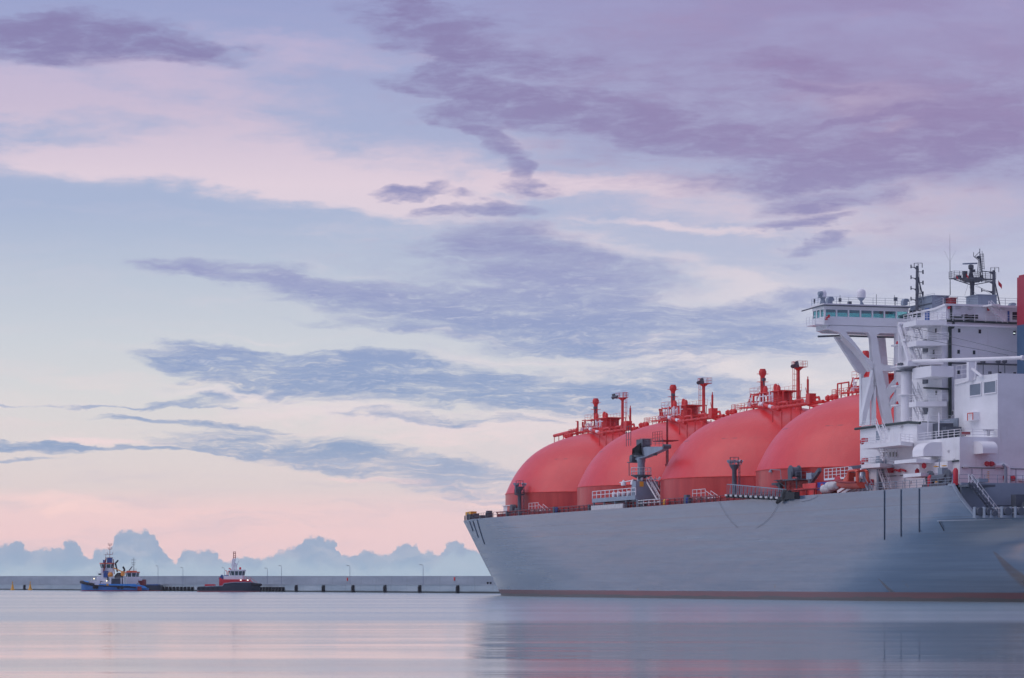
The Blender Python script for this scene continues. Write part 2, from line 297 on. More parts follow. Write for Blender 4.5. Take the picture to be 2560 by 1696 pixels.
# tinted bridge glass
def pane_mat():
    m = bpy.data.materials.new('tinted_bridge_glass'); m.use_nodes = True; t = m.node_tree; t.nodes.clear(); h = NG(t)
    tr = h.n('ShaderNodeBsdfTransparent'); tr.inputs[0].default_value = (.5,.78,.80,1)
    gl = h.n('ShaderNodeBsdfGlossy'); gl.inputs['Roughness'].default_value = .03; gl.inputs[0].default_value = (.8,.9,.9,1)
    mx = h.n('ShaderNodeMixShader'); mx.inputs[0].default_value = .16; t.links.new(tr.outputs[0], mx.inputs[1]); t.links.new(gl.outputs[0], mx.inputs[2])
    o = h.n('ShaderNodeOutputMaterial'); t.links.new(mx.outputs[0], o.inputs[0]); return m
M['pane'] = pane_mat()
def water_mat():
    m = bpy.data.materials.new('harbour_water'); m.use_nodes = True; t = m.node_tree; h = NG(t); b = t.nodes['Principled BSDF']
    ge = h.n('ShaderNodeNewGeometry'); pos = ge.outputs['Position']; s = h.n('ShaderNodeSeparateXYZ'); t.links.new(pos, s.inputs[0]); y = s.outputs[1]
    # calm basin near the camera, wind-ruffled water beyond about 190 m
    edge = h.m('ADD', y, h.m('MULTIPLY', h.m('SUBTRACT', h.noise(pos, 1, 3, .5, scl=(.004,.02,1)), .5), 26.0))
    z = h.mr(edge, 178, 212, 0.0, 1.0)
    patch = h.noise(pos, 1, 4, .55, scl=(.006,.03,1))
    rfar = h.mr(patch, .35, .7, .14, .20); rnear = h.mr(h.noise(pos, 1, 5, .6, .3, scl=(.016,.05,1), loc=(1,7,0)), .36, .66, .045, .12)
    h.set(b.inputs['Roughness'], h.m('ADD', h.m('MULTIPLY', z, rfar), h.m('MULTIPLY', h.m('SUBTRACT', 1.0, z), rnear)))
    h.set(b.inputs['Base Color'], h.mix(z, (.22,.24,.25,1), (.20,.31,.36,1))); b.inputs['IOR'].default_value = 2.1; b.inputs['Specular IOR Level'].default_value = 1.0  # paler body colour per zone stands in for reflected sky brightness
    w = h.noise(pos, 1, 3, .5, scl=(.05,.6,1)); wv = h.noise(pos, 1, 6, .55, .4, scl=(.016,.11,1), loc=(3,4,0))
    hgt = h.m('ADD', h.m('MULTIPLY', w, .003), h.m('MULTIPLY', wv, .13))
    hf = h.m('MULTIPLY', h.noise(pos, 1, 3, .6, scl=(.10,.22,1)), .10)
    hh = h.m('ADD', h.m('MULTIPLY', hgt, h.m('SUBTRACT', 1.0, z)), h.m('MULTIPLY', hf, z))
    bp = h.n('ShaderNodeBump'); bp.inputs['Strength'].default_value = 1.0; bp.inputs['Distance'].default_value = .5; h.set(bp.inputs['Height'], hh); h.set(b.inputs['Normal'], bp.outputs[0])
    return m
M['water'] = water_mat()

# ------------------------------------------------------------------ mesh helpers
class MB:
    def __init__(s): s.v = []; s.f = []
    def add(s, vs, fs):
        o = len(s.v); s.v += [tuple(v) for v in vs]; s.f += [tuple(i+o for i in f) for f in fs]; return s
    def box(s, a, b):
        x0,y0,z0 = (min(a[i],b[i]) for i in range(3)); x1,y1,z1 = (max(a[i],b[i]) for i in range(3))
        return s.add([(x0,y0,z0),(x1,y0,z0),(x1,y1,z0),(x0,y1,z0),(x0,y0,z1),(x1,y0,z1),(x1,y1,z1),(x0,y1,z1)],
                     [(0,3,2,1),(4,5,6,7),(0,1,5,4),(1,2,6,5),(2,3,7,6),(3,0,4,7)])
    def tube(s, p, q, r, r2=None, n=8):
        p = Vector(p); q = Vector(q); d = (q-p); r2 = r if r2 is None else r2
        if d.length < 1e-6: return s
        d.normalize(); u = d.orthogonal().normalized(); w = d.cross(u); vs = []
        for c, rr in ((p, r), (q, r2)):
            for i in range(n):
                a = 2*math.pi*i/n; vs.append(c + u*math.cos(a)*rr + w*math.sin(a)*rr)
        return s.add(vs, [(i, (i+1) % n, n+(i+1) % n, n+i) for i in range(n)] + [tuple(range(n))[::-1], tuple(range(n, 2*n))])
    def path(s, pts, r, n=6):
        for a, b in zip(pts, pts[1:]): s.tube(a, b, r, n=n)
        return s
    def bar(s, p, q, w, h, up=(0,0,1)):
        p = Vector(p); q = Vector(q); d = (q-p).normalized(); up = Vector(up)
        sd = d.cross(up)
        if sd.length < 1e-3: sd = d.orthogonal()
        sd.normalize(); uu = sd.cross(d).normalized(); vs = []
        for c in (p, q):
            for a, b in ((-1,-1),(1,-1),(1,1),(-1,1)): vs.append(c + sd*a*w/2 + uu*b*h/2)
        return s.add(vs, [(0,1,2,3),(7,6,5,4),(0,4,5,1),(1,5,6,2),(2,6,7,3),(3,7,4,0)])
    def prism(s, poly, d):                   # polygon of 3-D points extruded by vector d
        n = len(poly); d = Vector(d); vs = [Vector(p) for p in poly] + [Vector(p)+d for p in poly]
        return s.add(vs, [tuple(range(n)), tuple(range(2*n-1, n-1, -1))] + [(i, i+n, (i+1) % n + n, (i+1) % n) for i in range(n)])
    def slab(s, poly, z0, z1): return s.prism([(x, y, z0) for x, y in poly], (0, 0, z1-z0))
    def lathe(s, c, prof, n=24):             # (r, z) pairs
        c = Vector(c); vs = []; fs = []
        for r, z in prof:
            for i in range(n): a = 2*math.pi*i/n; vs.append((c.x+r*math.cos(a), c.y+r*math.sin(a), c.z+z))
        for k in range(len(prof)-1):
            for i in range(n): fs.append((k*n+i, k*n+(i+1) % n, (k+1)*n+(i+1) % n, (k+1)*n+i))
        fs.append(tuple(range(n))[::-1]); fs.append(tuple(range((len(prof)-1)*n, len(prof)*n)))
        return s.add(vs, fs)
    def rail(s, pts, h=1.1, gap=1.8, r=.045, rows=3, end=True):
        for a, b in zip(pts, pts[1:]):
            a = Vector(a); b = Vector(b); L = (b-a).length; n = max(1, round(L/gap))
            for i in range(n+1): p = a.lerp(b, i/n); s.tube(p, p+Vector((0,0,h)), r, n=4)
            for k in range(rows): z = Vector((0,0,h*(k+1)/rows)); s.tube(a+z, b+z, r*.8, n=4)
        return s
    def stair(s, a, b, w, side):             # flight between a and b, width w along vector side
        a = Vector(a); b = Vector(b); side = Vector(side).normalized()*w; n = max(3, int(abs(b.z-a.z)/.35))
        for o in (Vector((0,0,0)), side):
            s.bar(a+o, b+o, .08, .28); s.tube(a+o+Vector((0,0,1)), b+o+Vector((0,0,1)), .045, n=4)
            for i in range(4): p = a.lerp(b, i/3)+o; s.tube(p, p+Vector((0,0,1)), .04, n=4)
        for i in range(n): p = a.lerp(b, (i+.5)/n); s.bar(p, p+side, .28, .05)
        return s
    def build(s, name, mat, parent=None, smooth=False, loc=None):
        me = bpy.data.meshes.new(name); me.from_pydata(s.v, [], s.f); me.validate(); me.update()
        import bmesh
        bm = bmesh.new(); bm.from_mesh(me); bmesh.ops.recalc_face_normals(bm, faces=bm.faces); bm.to_mesh(me); bm.free()
        me.materials.append(mat)
        o = bpy.data.objects.new(name, me); col.objects.link(o)
        if parent: o.parent = parent
        if loc: o.location = loc
        if smooth:
            me.polygons.foreach_set('use_smooth', [True]*len(me.polygons))
            try: me.set_sharp_from_angle(angle=R(38))
            except Exception: pass
        return o
def tag(o, label=None, cat=None, group=None, kind=None):
    if label: o['label'] = label
    if cat: o['category'] = cat
    if group: o['group'] = group
    if kind: o['kind'] = kind
    return o
def empty(name, loc, rz=0):
    o = bpy.data.objects.new(name, None); col.objects.link(o); o.location = loc; o.rotation_euler = (0,0,rz); o.empty_display_size = 1; return o
def children(o): return [c for c in bpy.data.objects if c.parent == o]
def copy_tree(o, parent=None):
    c = o.copy(); col.objects.link(c); c.parent = parent
    for ch in children(o): copy_tree(ch, c)
    return c

# ------------------------------------------------------------------ water
wt = MB().add([(-1500,-300,0),(1500,-300,0),(1500,2600,0),(-1500,2600,0)], [(0,1,2,3)]).build('water', M['water']); tag(wt, kind='structure')

# ------------------------------------------------------------------ ship frame
# local x = metres inboard from the near side, y = metres along the ship towards the bow, z = height above water
AL = math.atan(2416/F); NX, NY = math.cos(AL), math.sin(AL); DX, DY = -NY, NX
CC = 45*NX/2.93e-5; OY = CC/3136; OX = 720/F*OY
ship = empty('gas_tanker', (OX, OY, 0), AL)
tag(ship, 'huge grey gas tanker with four red tank domes and a tall white bridge', 'ship')
def P(px, py, t):                             # on the plane at inboard offset t
    a = (px-HX)/F; s = (a*(OY+t*NY)-OX-t*NX)/(DX-a*DY); y = OY+t*NY+s*DY
    return Vector((t, s, CH+(HY-py)*y/F))
def Q(px, py, s):                             # on the transverse plane at station s
    a = (px-HX)/F; t = (a*(OY+s*DY)-OX-s*DX)/(NX-a*NY); y = OY+t*NY+s*DY
    return Vector((t, s, CH+(HY-py)*y/F))
DK = 16.2; MD = 11.5; BW = 49.0; CL = BW/2
def lerp(a, b, k): return a+(b-a)*max(0, min(1, k))
def half(s, z):                               # inboard offset of the shell
    k = z/16.2
    sf = lerp(100, 150, k); se = lerp(212, 218, k); pw = lerp(1.75, 2.3, k)
    t = 0.0
    if s > sf: t = CL*(1-(max(0, 1-min(1, (s-sf)/(se-sf))**pw))**(1/pw))
    s0 = -8 - 42*min(1, max(0, z)/11.5)**1.3 - 3*max(0, min(1, (z-11.5)/4.7))
    kk = lerp(.0034, .029, (z/11.5)**4 if z > 0 else 0)
    if s < s0: t = max(t, min(CL*.86, kk*(s0-s)**2))
    if z < 0: t = min(CL, t + .25*(-z)*max(0, (abs(s-80)-70)/80))
    return t
def hull_pt(px, py):
    t = 0
    for i in range(30): p = P(px, py, t); t = .5*t+.5*half(p.y, p.z)
    return P(px, py, t)
# ------------------------------------------------------------------ hull
def build_hull():
    mb = MB(); st = [-78, -75, -70, -66, -63, -60, -57.5, -57, -53.4, -50, -46, -42, -36, -30, -24, -18, -12, -6, 0, 10, 20, 40, 60, 80, 100, 110, 120, 130, 140, 148, 155, 162, 168, 174, 180, 185, 190, 194, 198, 201, 204, 207, 209, 211, 212.5, 214, 216, 217.9]
    zs = [-3, -1, 0, .6, 1.28, 2.2, 3.4, 4.8, 6.2, 7.6, 9, 10.2, 11.5, 12.6, 13.8, 15, 16.2]
    def ztop(s):
        if s <= -57.5: return MD
        if s < -53.4: return MD + (DK-MD)*((s+57.5)/4.1)**.9
        return DK
    def se(z): return lerp(212, 218, z/16.2)
    rows = []
    for s in st:
        zt = ztop(s); r = []
        for z in zs:
            zz = min(z, zt) if z <= 11.5 or zt > 11.5 else zt
            s2 = min(s, se(zz) - .0)
            r.append((half(s2, zz), s2, zz))
        rows.append(r)
    n = len(zs); vs = [p for r in rows for p in r]; fs = []
    for i in range(len(rows)-1):
        for j in range(n-1): fs.append((i*n+j, (i+1)*n+j, (i+1)*n+j+1, i*n+j+1))
    m = len(vs); vs += [(BW-p[0], p[1], p[2]) for p in vs]; fs += [tuple(m+i for i in f[::-1]) for f in fs]
    fs += [(j, j+1, m+j+1, m+j) for j in range(n-1)]                          # transom
    mb.add(vs, fs)
    hull = mb.build('hull', M['hull'], ship, True)
    # deck plates
    dk = MB(); ds = [-53.95]+[s for s in st if s >= -53.5]
    vs = []; fs = []
    for s in ds: e = half(s, 16.2)+.05; vs += [(e, s, DK-.03), (BW-e, s, DK-.03)]
    for i in range(len(ds)-1): fs.append((2*i, 2*i+2, 2*i+3, 2*i+1))
    dk.add(vs, fs); dk.build('main_deck', M['dred'], ship)
    md = MB(); vs = []; fs = []; ds = [s for s in st if s <= -56.5]+[-54.3]
    for s in ds: e = half(s, MD)+.05; vs += [(e, s, MD-.03), (BW-e, s, MD-.03)]
    for i in range(len(ds)-1): fs.append((2*i, 2*i+2, 2*i+3, 2*i+1))
    md.add(vs, fs); md.build('mooring_deck', M['dgrey'], ship)
    # bulkhead between the main deck and the sunken mooring deck
    MB().box((.75, -54.3, MD-.2), (BW-.75, -53.9, DK+.3)).build('aft_bulkhead', M['grey'], ship)
    MB().box((.3,-57.4,DK-.35),(4.4,-54.32,DK-.05)).build('stair_landing', M['dgrey'], ship)
    # rubbing bars
    for (x0, y0, x1, y1) in ((1177,1303,1180,1329),(1187,1302,1191,1345),(1199,1299,1204,1362),(2210,1226,2213,1350),(2250,1224,2256,1342),(2294,1222,2303,1331)):
        b = MB(); prev = None
        zt = min(DK-.1, hull_pt(x0, y0).z); zb = hull_pt(x1, y1).z; sc = hull_pt((x0+x1)/2, (y0+y1)/2).y; pts = []
        for i in range(9):
            z = zt+(zb-zt)*i/8; pts.append((half(sc, z)-.04, sc, z))
        for p, q in zip(pts, pts[1:]): b.bar(p, q, .16, .14, (1,0,0))
        b.build('rubbing_bar', M['bar'], hull)
    b = MB(); pts = [Vector((half(s_, 11.3)-.08, s_, 11.3)) for s_ in (-48.5,-51,-53,-55,-57,-58.5,-60,-61,-62)]
    for p, q in zip(pts, pts[1:]): b.bar(p, q, .14, .16, (1,0,0))
    b.build('fender_strake', M['grey'], hull)
    b = MB(); b.bar((half(-49,11.2)-.05,-49,11.2), (half(-49,9.9)-.05,-49,9.9), .12, .12); b.build('drain_pipe', M['dgrey'], hull)
    # sheer rail bar at the cut-down
    b = MB(); pts = [Vector((half(s, ztop(s))-.02, s, ztop(s)+.04)) for s in (-52, -53.4, -54, -54.6, -55.2, -56, -56.8, -57.5)]
    for p, q in zip(pts, pts[1:]): b.bar(p, q, .35, .35, (1,0,0))
    b.build('sheer_bar', M['grey'], hull)
    return hull
hull = build_hull()

def srail(name, pts, parent=ship, m='white2', h=1.1, gap=1.9, rows=3, r=.045):
    b = MB(); b.rail(pts, h, gap, r, rows); return b.build(name, M[m], parent)
# edge railing of the main deck
dkr = [(half(s, 16.2)+.25, s, DK) for s in (213, 208, 203, 198, 192, 186, 180, 172, 162, 150, 130, 105, 80, 55, 36)]
b = MB(); b.rail(dkr, 1.1, 2.2, .05, 2); b.build('deck_railing', M['dgrey'], ship)
b = MB(); b.rail([(.3, -25, DK), (.3, -52.5, DK)], 1.1, 2.2, .05, 3); b.rail([(.5, -54.1, DK+.3), (24, -54.1, DK+.3)], 1.1, 2.0, .045, 2); b.build('deck_railing', M['grey'], ship)
# red pipe trunk with stanchions along the deck edge
b = MB(); b.box((1.4, -8, DK), (2.4, 160, DK+.72)); b.path([(1.1, 160, DK+1.0), (1.1, -6, DK+1.0)], .09)
for s in range(-6, 160, 3): b.box((1.05, s, DK), (1.2, s+.14, DK+1.02))
b.build('deck_pipe_trunk', M['dred'], ship)
for s, w, h in ((152,1.0,1.1),(144,.8,.9),(122,.9,1.3),(101.5,.9,1.2),(88,.8,1.0),(73,1.2,1.3),(51,1.3,1.6),(50,.6,1.0),(72,.5,1.4)): MB().box((.9, s, DK), (1.6, s+w, DK+h)).build('deck_locker', M['dgrey'], ship)
for s, c in ((120.6,'bluecover'), (61.6,'yellow'), (50.6,'bluecover'), (60.4, 'sred')):
    b = MB(); b.lathe((1.0, s, DK), [(.3,0),(.42,.2),(.42,.9),(.2,1.1)], 10); b.build('mooring_drum', M[c], ship, True)

# ------------------------------------------------------------------ tank domes
TR, TB, TT = 21.6, 21.05, 34.1
RS = (TR**2+(TT-TB)**2)/(2*(TT-TB))
def dome_z(r): u = (min(r, TR)/TR)**3; return (TT-RS)+math.sqrt(RS*RS-min(r, TR)**2)+4.5*u*(1-u)
TANKS = (156.0, 110.6, 65.2, 20.6)
def tank(i, s):
    t0 = empty('tank_cover', (CL, s, DK)); t0.parent = ship; t0['label'] = ['foremost red tank dome nearest the bow', 'second red tank dome from the bow, behind the deck crane', 'third red tank dome from the bow, behind the tall floodlight post', 'largest looking red tank dome beside the bridge wing pylon'][i]
    b = MB(); b.lathe((0,0,0), [(TR, -.05), (TR, TB-DK)], 128); b.build('skirt', M['skirt'], t0, True)
    prof = [(TR, TB-DK)] + [(r, dome_z(r)-DK) for r in (21.4,21.1,20.7,20.2,19.6,18.9,18.1,17.2,16.2,15.1,13.9,12.6,11.2,9.7,8.1,6.4,4.6,2.6,.3)]
    b = MB(); b.lathe((0,0,0), prof, 128); b.build('dome', M['dome'], t0, True)
    b = MB(); b.lathe((0,0,0), [(TR+.06, TB-DK-.12), (TR+.10, TB-DK), (TR+.02, TB-DK+.1)], 128); b.build('seam_ring', M['red'], t0, True)
    zt = TT-DK
    def W(m, name, bb, sm=False): return bb.build(name, M[m], t0, sm)
    # central access tower and its platform
    b = MB(); b.lathe((0,1,0), [(2.2, zt-1.2), (2.2, zt+2.5), (2.0, zt+2.7), (.5, zt+2.9)], 28); W('red', 'access_tower', b, True)
    b = MB(); b.slab([(-2.2,-4),(2.2,-4),(2.2,9.3),(-2.2,9.3)], zt+2.6, zt+2.74)
    for x in (-2.1, 2.1):
        for y in (-3.8, 5, 9): b.tube((x, y, zt-1.5), (x, y, zt+2.6), .07)
        b.tube((x, 9, zt+2.9), (x, 12.5, zt-2.0), .1); b.tube((x, 9.2, zt-1.6), (x, 5, zt+2.9), .09)
    b.bar((-2.6,9,zt+1.4),(2.6,9,zt+1.4),.2,.2); W('red', 'platform', b)
    b = MB(); b.rail([(-2.2,-4,zt+2.74),(-2.2,9.3,zt+2.74),(2.2,9.3,zt+2.74),(2.2,-4,zt+2.74)], 1.1, 1.8, .028, 2); W('red', 'platform_railing', b)
    b = MB(); b.rail([(-5.5,-13,zt-.3),(-5.5,10,zt-.3),(-2,12.5,zt-.3)], 1.1, 1.5, .05, 3); W('red', 'walkway_railing', b)
    # vent mast
    vx, vy = 0, 8.6
    b = MB(); b.lathe((vx,vy,0), [(.72, zt-2), (.52, zt+1.6), (.42, zt+2.5), (.42, zt+6.0), (.66, zt+6.35), (.70, zt+6.9), (.52, zt+7.2), (.52, zt+7.35)], 16)
    for z in (zt+5.0, zt+6.45):
        for k in range(8): a = k*math.pi/4+.2; b.tube((vx, vy, z), (vx+1.15*math.cos(a), vy+1.15*math.sin(a)*1.0, z), .07, .02, 5)
    b.tube((vx-.42, vy-.3, zt), (vx-.42, vy-.3, zt+5.6), .07)
    vm = W('red', 'vent_mast', b, True)
    b = MB()
    for a in (0.6, 2.2, 3.7, 5.3): b.tube((vx, vy, zt+4.8), (vx+6*math.cos(a), vy+6*math.sin(a), zt-1.4), .02, n=4)
    b.build('stay_wire', M['mast'], vm)
    # floodlight mast with caged ladder and lamp cluster
    fy = -7.0; fs = -1 if i else 1; FX = 0.3
    b = MB(); b.lathe((FX,fy,0), [(.75, dome_z(7)-DK-.2), (.42, zt+.6), (.3, zt+1.6), (.27, zt+6.0), (.9, zt+6.5), (.95, zt+6.6)], 12)
    b.slab([(FX-.9, fy+fs*-1.0*-1.9), (FX+.9, fy+fs*1.9), (FX+.9, fy-fs*.9), (FX-.9, fy-fs*.9)], zt+6.5, zt+6.6)
    fm = W('red', 'floodlight_mast', b, True)
    b = MB(); yy = fy-fs*1.0
    for dx, dy in ((-.35,0),(.35,0),(-.35,-fs*.7),(.35,-fs*.7)): b.tube((FX+dx, yy+dy, zt+1.3), (FX+dx, yy+dy, zt+7.6), .045, n=4)
    for z in range(0, 7): zz = zt+1.3+z*1.05; b.path([(FX-.35,yy,zz),(FX-.35,yy-fs*.7,zz),(FX+.35,yy-fs*.7,zz),(FX+.35,yy,zz)], .04, 4)
    b.rail([(FX-.9,fy+fs*1.9,zt+6.6),(FX-.9,fy-fs*.9,zt+6.6),(FX+.9,fy-fs*.9,zt+6.6),(FX+.9,fy+fs*1.9,zt+6.6),(FX-.9,fy+fs*1.9,zt+6.6)], 1.0, 1.0, .035, 2)
    b.build('ladder_cage', M['red'], fm)
    for dy, dz in ((2.2,.0),(1.2,.1),(.1,.05),(1.9,.5)):
        b = MB(); c = Vector((FX-1.0, fy+fs*dy, zt+6.9+dz)); b.tube(c, c+Vector((-.3,fs*.35,-.28)), .2, .38, 10); b.tube(c, c+Vector((.15,-.1,-.35)), .06); b.build('floodlight', M['mast'], fm, True)
    b = MB(); b.tube((1.5,-8.4,zt+.5),(1.5,-8.4,zt+4.4),.2,n=10); b.tube((1.5,-8.4,zt+4.4),(1.5,-8.4,zt+4.9),.1,n=8); b.tube((1.5,-8.4,zt+1),(1.5,-7.4,zt+3),.06); b.build('small_vent', M['red'], t0, True)
    # pipework with lagged white valves
    b = MB()
    b.path([(-6.2,-14,zt-1.4),(-6.0,-7,zt-.2),(-5.2,-3,zt+.3),(-3,-1,zt+.5)], .3, 10); b.path([(-5.6,-9,zt-.8),(-5.0,2,zt+.2),(-3.0,4,zt+.6)], .18, 8)
    b.path([(-4.3,9,zt+.2),(-4.3,-12,zt-.6)], .16, 8); b.path([(2,-14,zt-1),(2,-5,zt+.6),(0,-1,zt+.8)], .4, 10); b.path([(0,4,zt+.8),(0,10,zt+.2),(.5,15,zt-1.0)], .35, 10)
    rr = random.Random(i)
    for k in range(18):
        x = rr.uniform(-4.5, 2); y = rr.uniform(-9, 9); z0 = zt-.6; z1 = zt+rr.uniform(.6, 2.8)
        b.tube((x,y,z0), (x,y,z1), rr.choice((.07,.1,.14,.2)), n=6)
        if k % 2: b.tube((x,y,z1), (x+rr.uniform(-.5,.5), y+rr.uniform(-3,3), z1), rr.choice((.07,.1)), n=6)
        if k % 5 == 0: b.lathe((x,y,z1), [(.1,-.2),(.28,-.14),(.28,.1),(.1,.2)], 10)
    for (y, h) in ((3.4,1.2),(-1.2,1.3),(-2.4,1.0)): b.lathe((-1.6,y,zt+2.74), [(.4,0),(.4,h*.6),(.3,h*.85),(.12,h)], 12)
    for y in (14, 12.3, 10.8): b.lathe((-5.8,y-3,zt-.5), [(.1,-.5),(.5,-.3),(.5,.2),(.1,.5)], 10)
    W('red', 'pipework', b, True)
    b = MB()
    for p, q in (((-6.1,-6.2,zt-.05),(-5.9,-4.6,zt+.15)), ((-6.1,-10.6,zt-.8),(-6.1,-9.2,zt-.55)), ((-5.6,1.4,zt+.4),(-5.0,2.6,zt+.5)), ((1.8,-6.2,zt+.4),(1.8,-7.8,zt+.15))):
        W('white2', 'lagged_valve', MB().tube(p, q, .34, n=10), True)
    for k in range(9): x = -4.6+rr.uniform(-.3,.3); y = rr.uniform(-7,3); b.tube((x,y,zt+.4), (x,y,zt+1.5+rr.uniform(0,.9)), .13, n=6); b.tube((x,y,zt+1.6), (x,y+rr.uniform(-1.4,1.4),zt+1.6), .1, n=6)
    b.path([(-4.6,-7,zt+.6),(-4.6,3,zt+.6)], .1, 6); W('white2', 'lagged_pipe', b, True)
    b = MB(); b.tube((-2,3.3,zt+4.0),(-2,3.3,zt+5.0),.12,n=6); b.box((-2.3,3.0,zt+4.8),(-1.7,3.6,zt+5.3)); W('mast', 'signal_lamp', b)
    return t0
tk = [tank(i, s) for i, s in enumerate(TANKS)]
# pipe bridges from dome to dome
for i in range(3):
    a, c = TANKS[i+1]+12, TANKS[i]-12
    b = MB(); z = TT-1.0
    for x, r in ((CL-6.2,.28), (CL-5.2,.2), (CL+2,.3)): b.tube((x,a,z), (x,c,z), r, n=10)
    for y in range(int(a), int(c)+1, 4): b.tube((CL-7.2,y,z-.6),(CL-7.2,y,dome_z(min(21.5, 7.2+abs(y-(a+c)/2)*-1+14))-1),.1,n=6)
    for k in range(3): y = a+(c-a)*(k+.5)/3; b.path([(CL-6.2,y-2,z),(CL-6.2,y-1.6,z+.8),(CL-6.2,y+1.6,z+.8),(CL-6.2,y+2,z)], .2, 8)
    pb = b.build('pipe_bridge', M['red'], ship, True)
    b = MB(); b.rail([(CL-7.0,a,z-.4),(CL-7.0,c,z-.4)], 1.0, 1.9, .035, 2); b.build('railing', M['red'], pb)
    b = MB(); b.box((CL-7.4,a+3,z-.3),(CL-6.2,a+4.6,z+1.5)); b.build('control_locker', M['red'], pb)
# forward cantilever of pipes on the first dome
b = MB(); a = TANKS[0]; z = 34.3
b.tube((CL-5,a+6,z+.3),(CL-5,a+21,z-.2),.34,n=10); b.tube((CL-3.6,a+6,z-.1),(CL-3.6,a+19,z-.3),.22,n=10)
for y in range(9, 22, 3): b.tube((CL-5,a+y,z-.2),(CL-5,a+y,dome_z(min(21.5,math.hypot(5,y)))-.2),.08,n=6); b.tube((CL-3,a+y,z-.6),(CL-3,a+y,dome_z(min(21.5,math.hypot(3,y)))-.2),.1,n=6)
b.build('pipe_end_support', M['red'], ship, True)
# red goalpost frame ahead of the fourth dome's crown
b = MB(); p0 = P(2094,1012,CL); p1 = P(2122,1010,CL); z1 = P(2094,960,CL).z
b.tube(p0,(p0.x,p0.y,z1),.14); b.tube(p1,(p1.x,p1.y,z1),.14); b.tube((p0.x,p0.y,z1),(p1.x,p1.y,z1),.13); m_ = p0.lerp(p1,.33); b.tube(m_,(m_.x,m_.y,z1),.1); b.build('lifting_frame', M['red'], ship)
# dome access arch stair between the second and third tanks
b = MB(); p = P(1668,1120,8); q = P(1668,1160,8)
b.tube(q, p, .28, n=8); b.slab([(p.x-1.6,p.y-1.6),(p.x+1.6,p.y-1.6),(p.x+1.6,p.y+3.2),(p.x-1.6,p.y+3.2)], p.z+1.2, p.z+1.35); b.tube(p,(p.x,p.y,p.z+5.2),.2)
b.rail([(p.x-1.6,p.y-1.6,p.z+1.35),(p.x-1.6,p.y+3.2,p.z+1.35)],1.6,1.2,.05,3); b.tube(q,(q.x+3,q.y-6,q.z-7),.5,.3); b.build('dome_access_post', M['dred'], ship)
# small pale stair frames on the deck
for px, py in ((1330,1270),(1742,1240),(1962,1222)):
    p = P(px, py, 4.0); p.z = DK
    b = MB(); b.rail([p+Vector((0,2,1.3)), p+Vector((0,-4,1.3))], 1.3, 2.0, .07, 2); b.stair(p+Vector((0,-4,1.3)), p+Vector((0,-8.5,0)), 1.0, (1,0,0)); b.box(p+Vector((0,2,1.1)), p+Vector((1.4,-4,1.25)))
    for k in (0, -3.8): b.tube(p+Vector((0,k,0)), p+Vector((0,k,1.2)), .07)
    b.build('trunk_stile', M['red' if px > 1900 else 'white2'], ship)

# ------------------------------------------------------------------ posts and deck gear
def flood_post(px, ybase, ytop, t, n, plat=None):
    p = P(px, ybase, t); p.z = DK; zt = P(px, ytop, t).z; p.y = P(px, ytop, t).y
    po = empty('light_post', p); po.parent = ship; h = zt-DK
    b = MB(); b.lathe((0,0,0), [(.6,0),(.42,.3),(.38,h-1.2),(.75,h-.6),(.85,h-.4),(.85,h-.25)], 16)
    if plat: b.lathe((0,0,plat), [(.5,-.2),(1.1,0),(1.1,.12)], 10); b.box((-.9,-.3,plat+.2),(-.45,.5,plat+1.9))
    b.path([(.75,-.6,0),(.75,-.6,h)], .06); b.path([(.4,-.9,0),(.4,-.9,h)], .06)
    for k in range(int(h/.6)): b.tube((.75,-.6,k*.6),(.4,-.9,k*.6),.04,n=4)
    b.build('post', M['dgrey'], po, True)
    b = MB(); b.rail([(.8*math.cos(a*1.047),.8*math.sin(a*1.047),h-.25) for a in range(7)], 1.2, 2, .04, 2)
    if plat: b.rail([(1.1*math.cos(a*1.047),1.1*math.sin(a*1.047),plat) for a in range(7)], 1.0, 2, .04, 2)
    b.build('railing', M['mast'], po)
    for k in range(n):
        a = R(200)+k*R(250)/max(1, n-1)
        b = MB(); c = Vector((1.15*math.cos(a), 1.15*math.sin(a), h+.3)); d = Vector((math.cos(a), math.sin(a), -.5)).normalized()
        b.tube(c-d*.2, c+d*.25, .17, .32, 12); b.tube(c, c-Vector((0,0,.6)), .07); b.build('floodlight', M['grey'], po, True)
flood_post(1299, 1287, 1214, 2.6, 4, plat=4.4)
flood_post(1836, 1250, 1158, 2.6, 6)
# forecastle gear
for px, w, h in ((1166,1.2,1.5),(1172,1.5,1.7),(1181,.8,1.2),(1198,1.2,.7),(1213,.9,1.5)):
    p = hull_pt(px, 1298); MB().box((p.x+.3, p.y-w/2, DK), (p.x+1.4, p.y+w/2, DK+h)).box((p.x+.1, p.y-w/4, DK+.1), (p.x+1.6, p.y+w/4, DK+h*.7)).build('mooring_winch', M['mast'], ship)
for px in (1164, 1172): p = hull_pt(px, 1298); MB().box((p.x+.2, p.y-.8, DK+1.1), (p.x+1.5, p.y+.8, DK+1.75)).build('winch_cover', M['yellow'], ship)
p = hull_pt(1235, 1294); b = MB(); hh = P(1235,1268,p.x+3).z
b.slab([(p.x+3,p.y-3.2),(p.x+5.6,p.y-3.2),(p.x+5.6,p.y+3.0),(p.x+3,p.y+3.0)], DK, hh); b.box((p.x+2.7,p.y-3.4,hh),(p.x+5.9,p.y+3.2,hh+.12)); b.build('forecastle_house', M['white'], ship)
b = MB(); b.tube((p.x+3,p.y-3.6,DK),(p.x+3,p.y-3.6,hh+2.6),.06); b.box((p.x+2.2,p.y-4.6,DK),(p.x+3.2,p.y-3.4,hh-.8)); b.build('forecastle_antenna', M['mast'], ship)
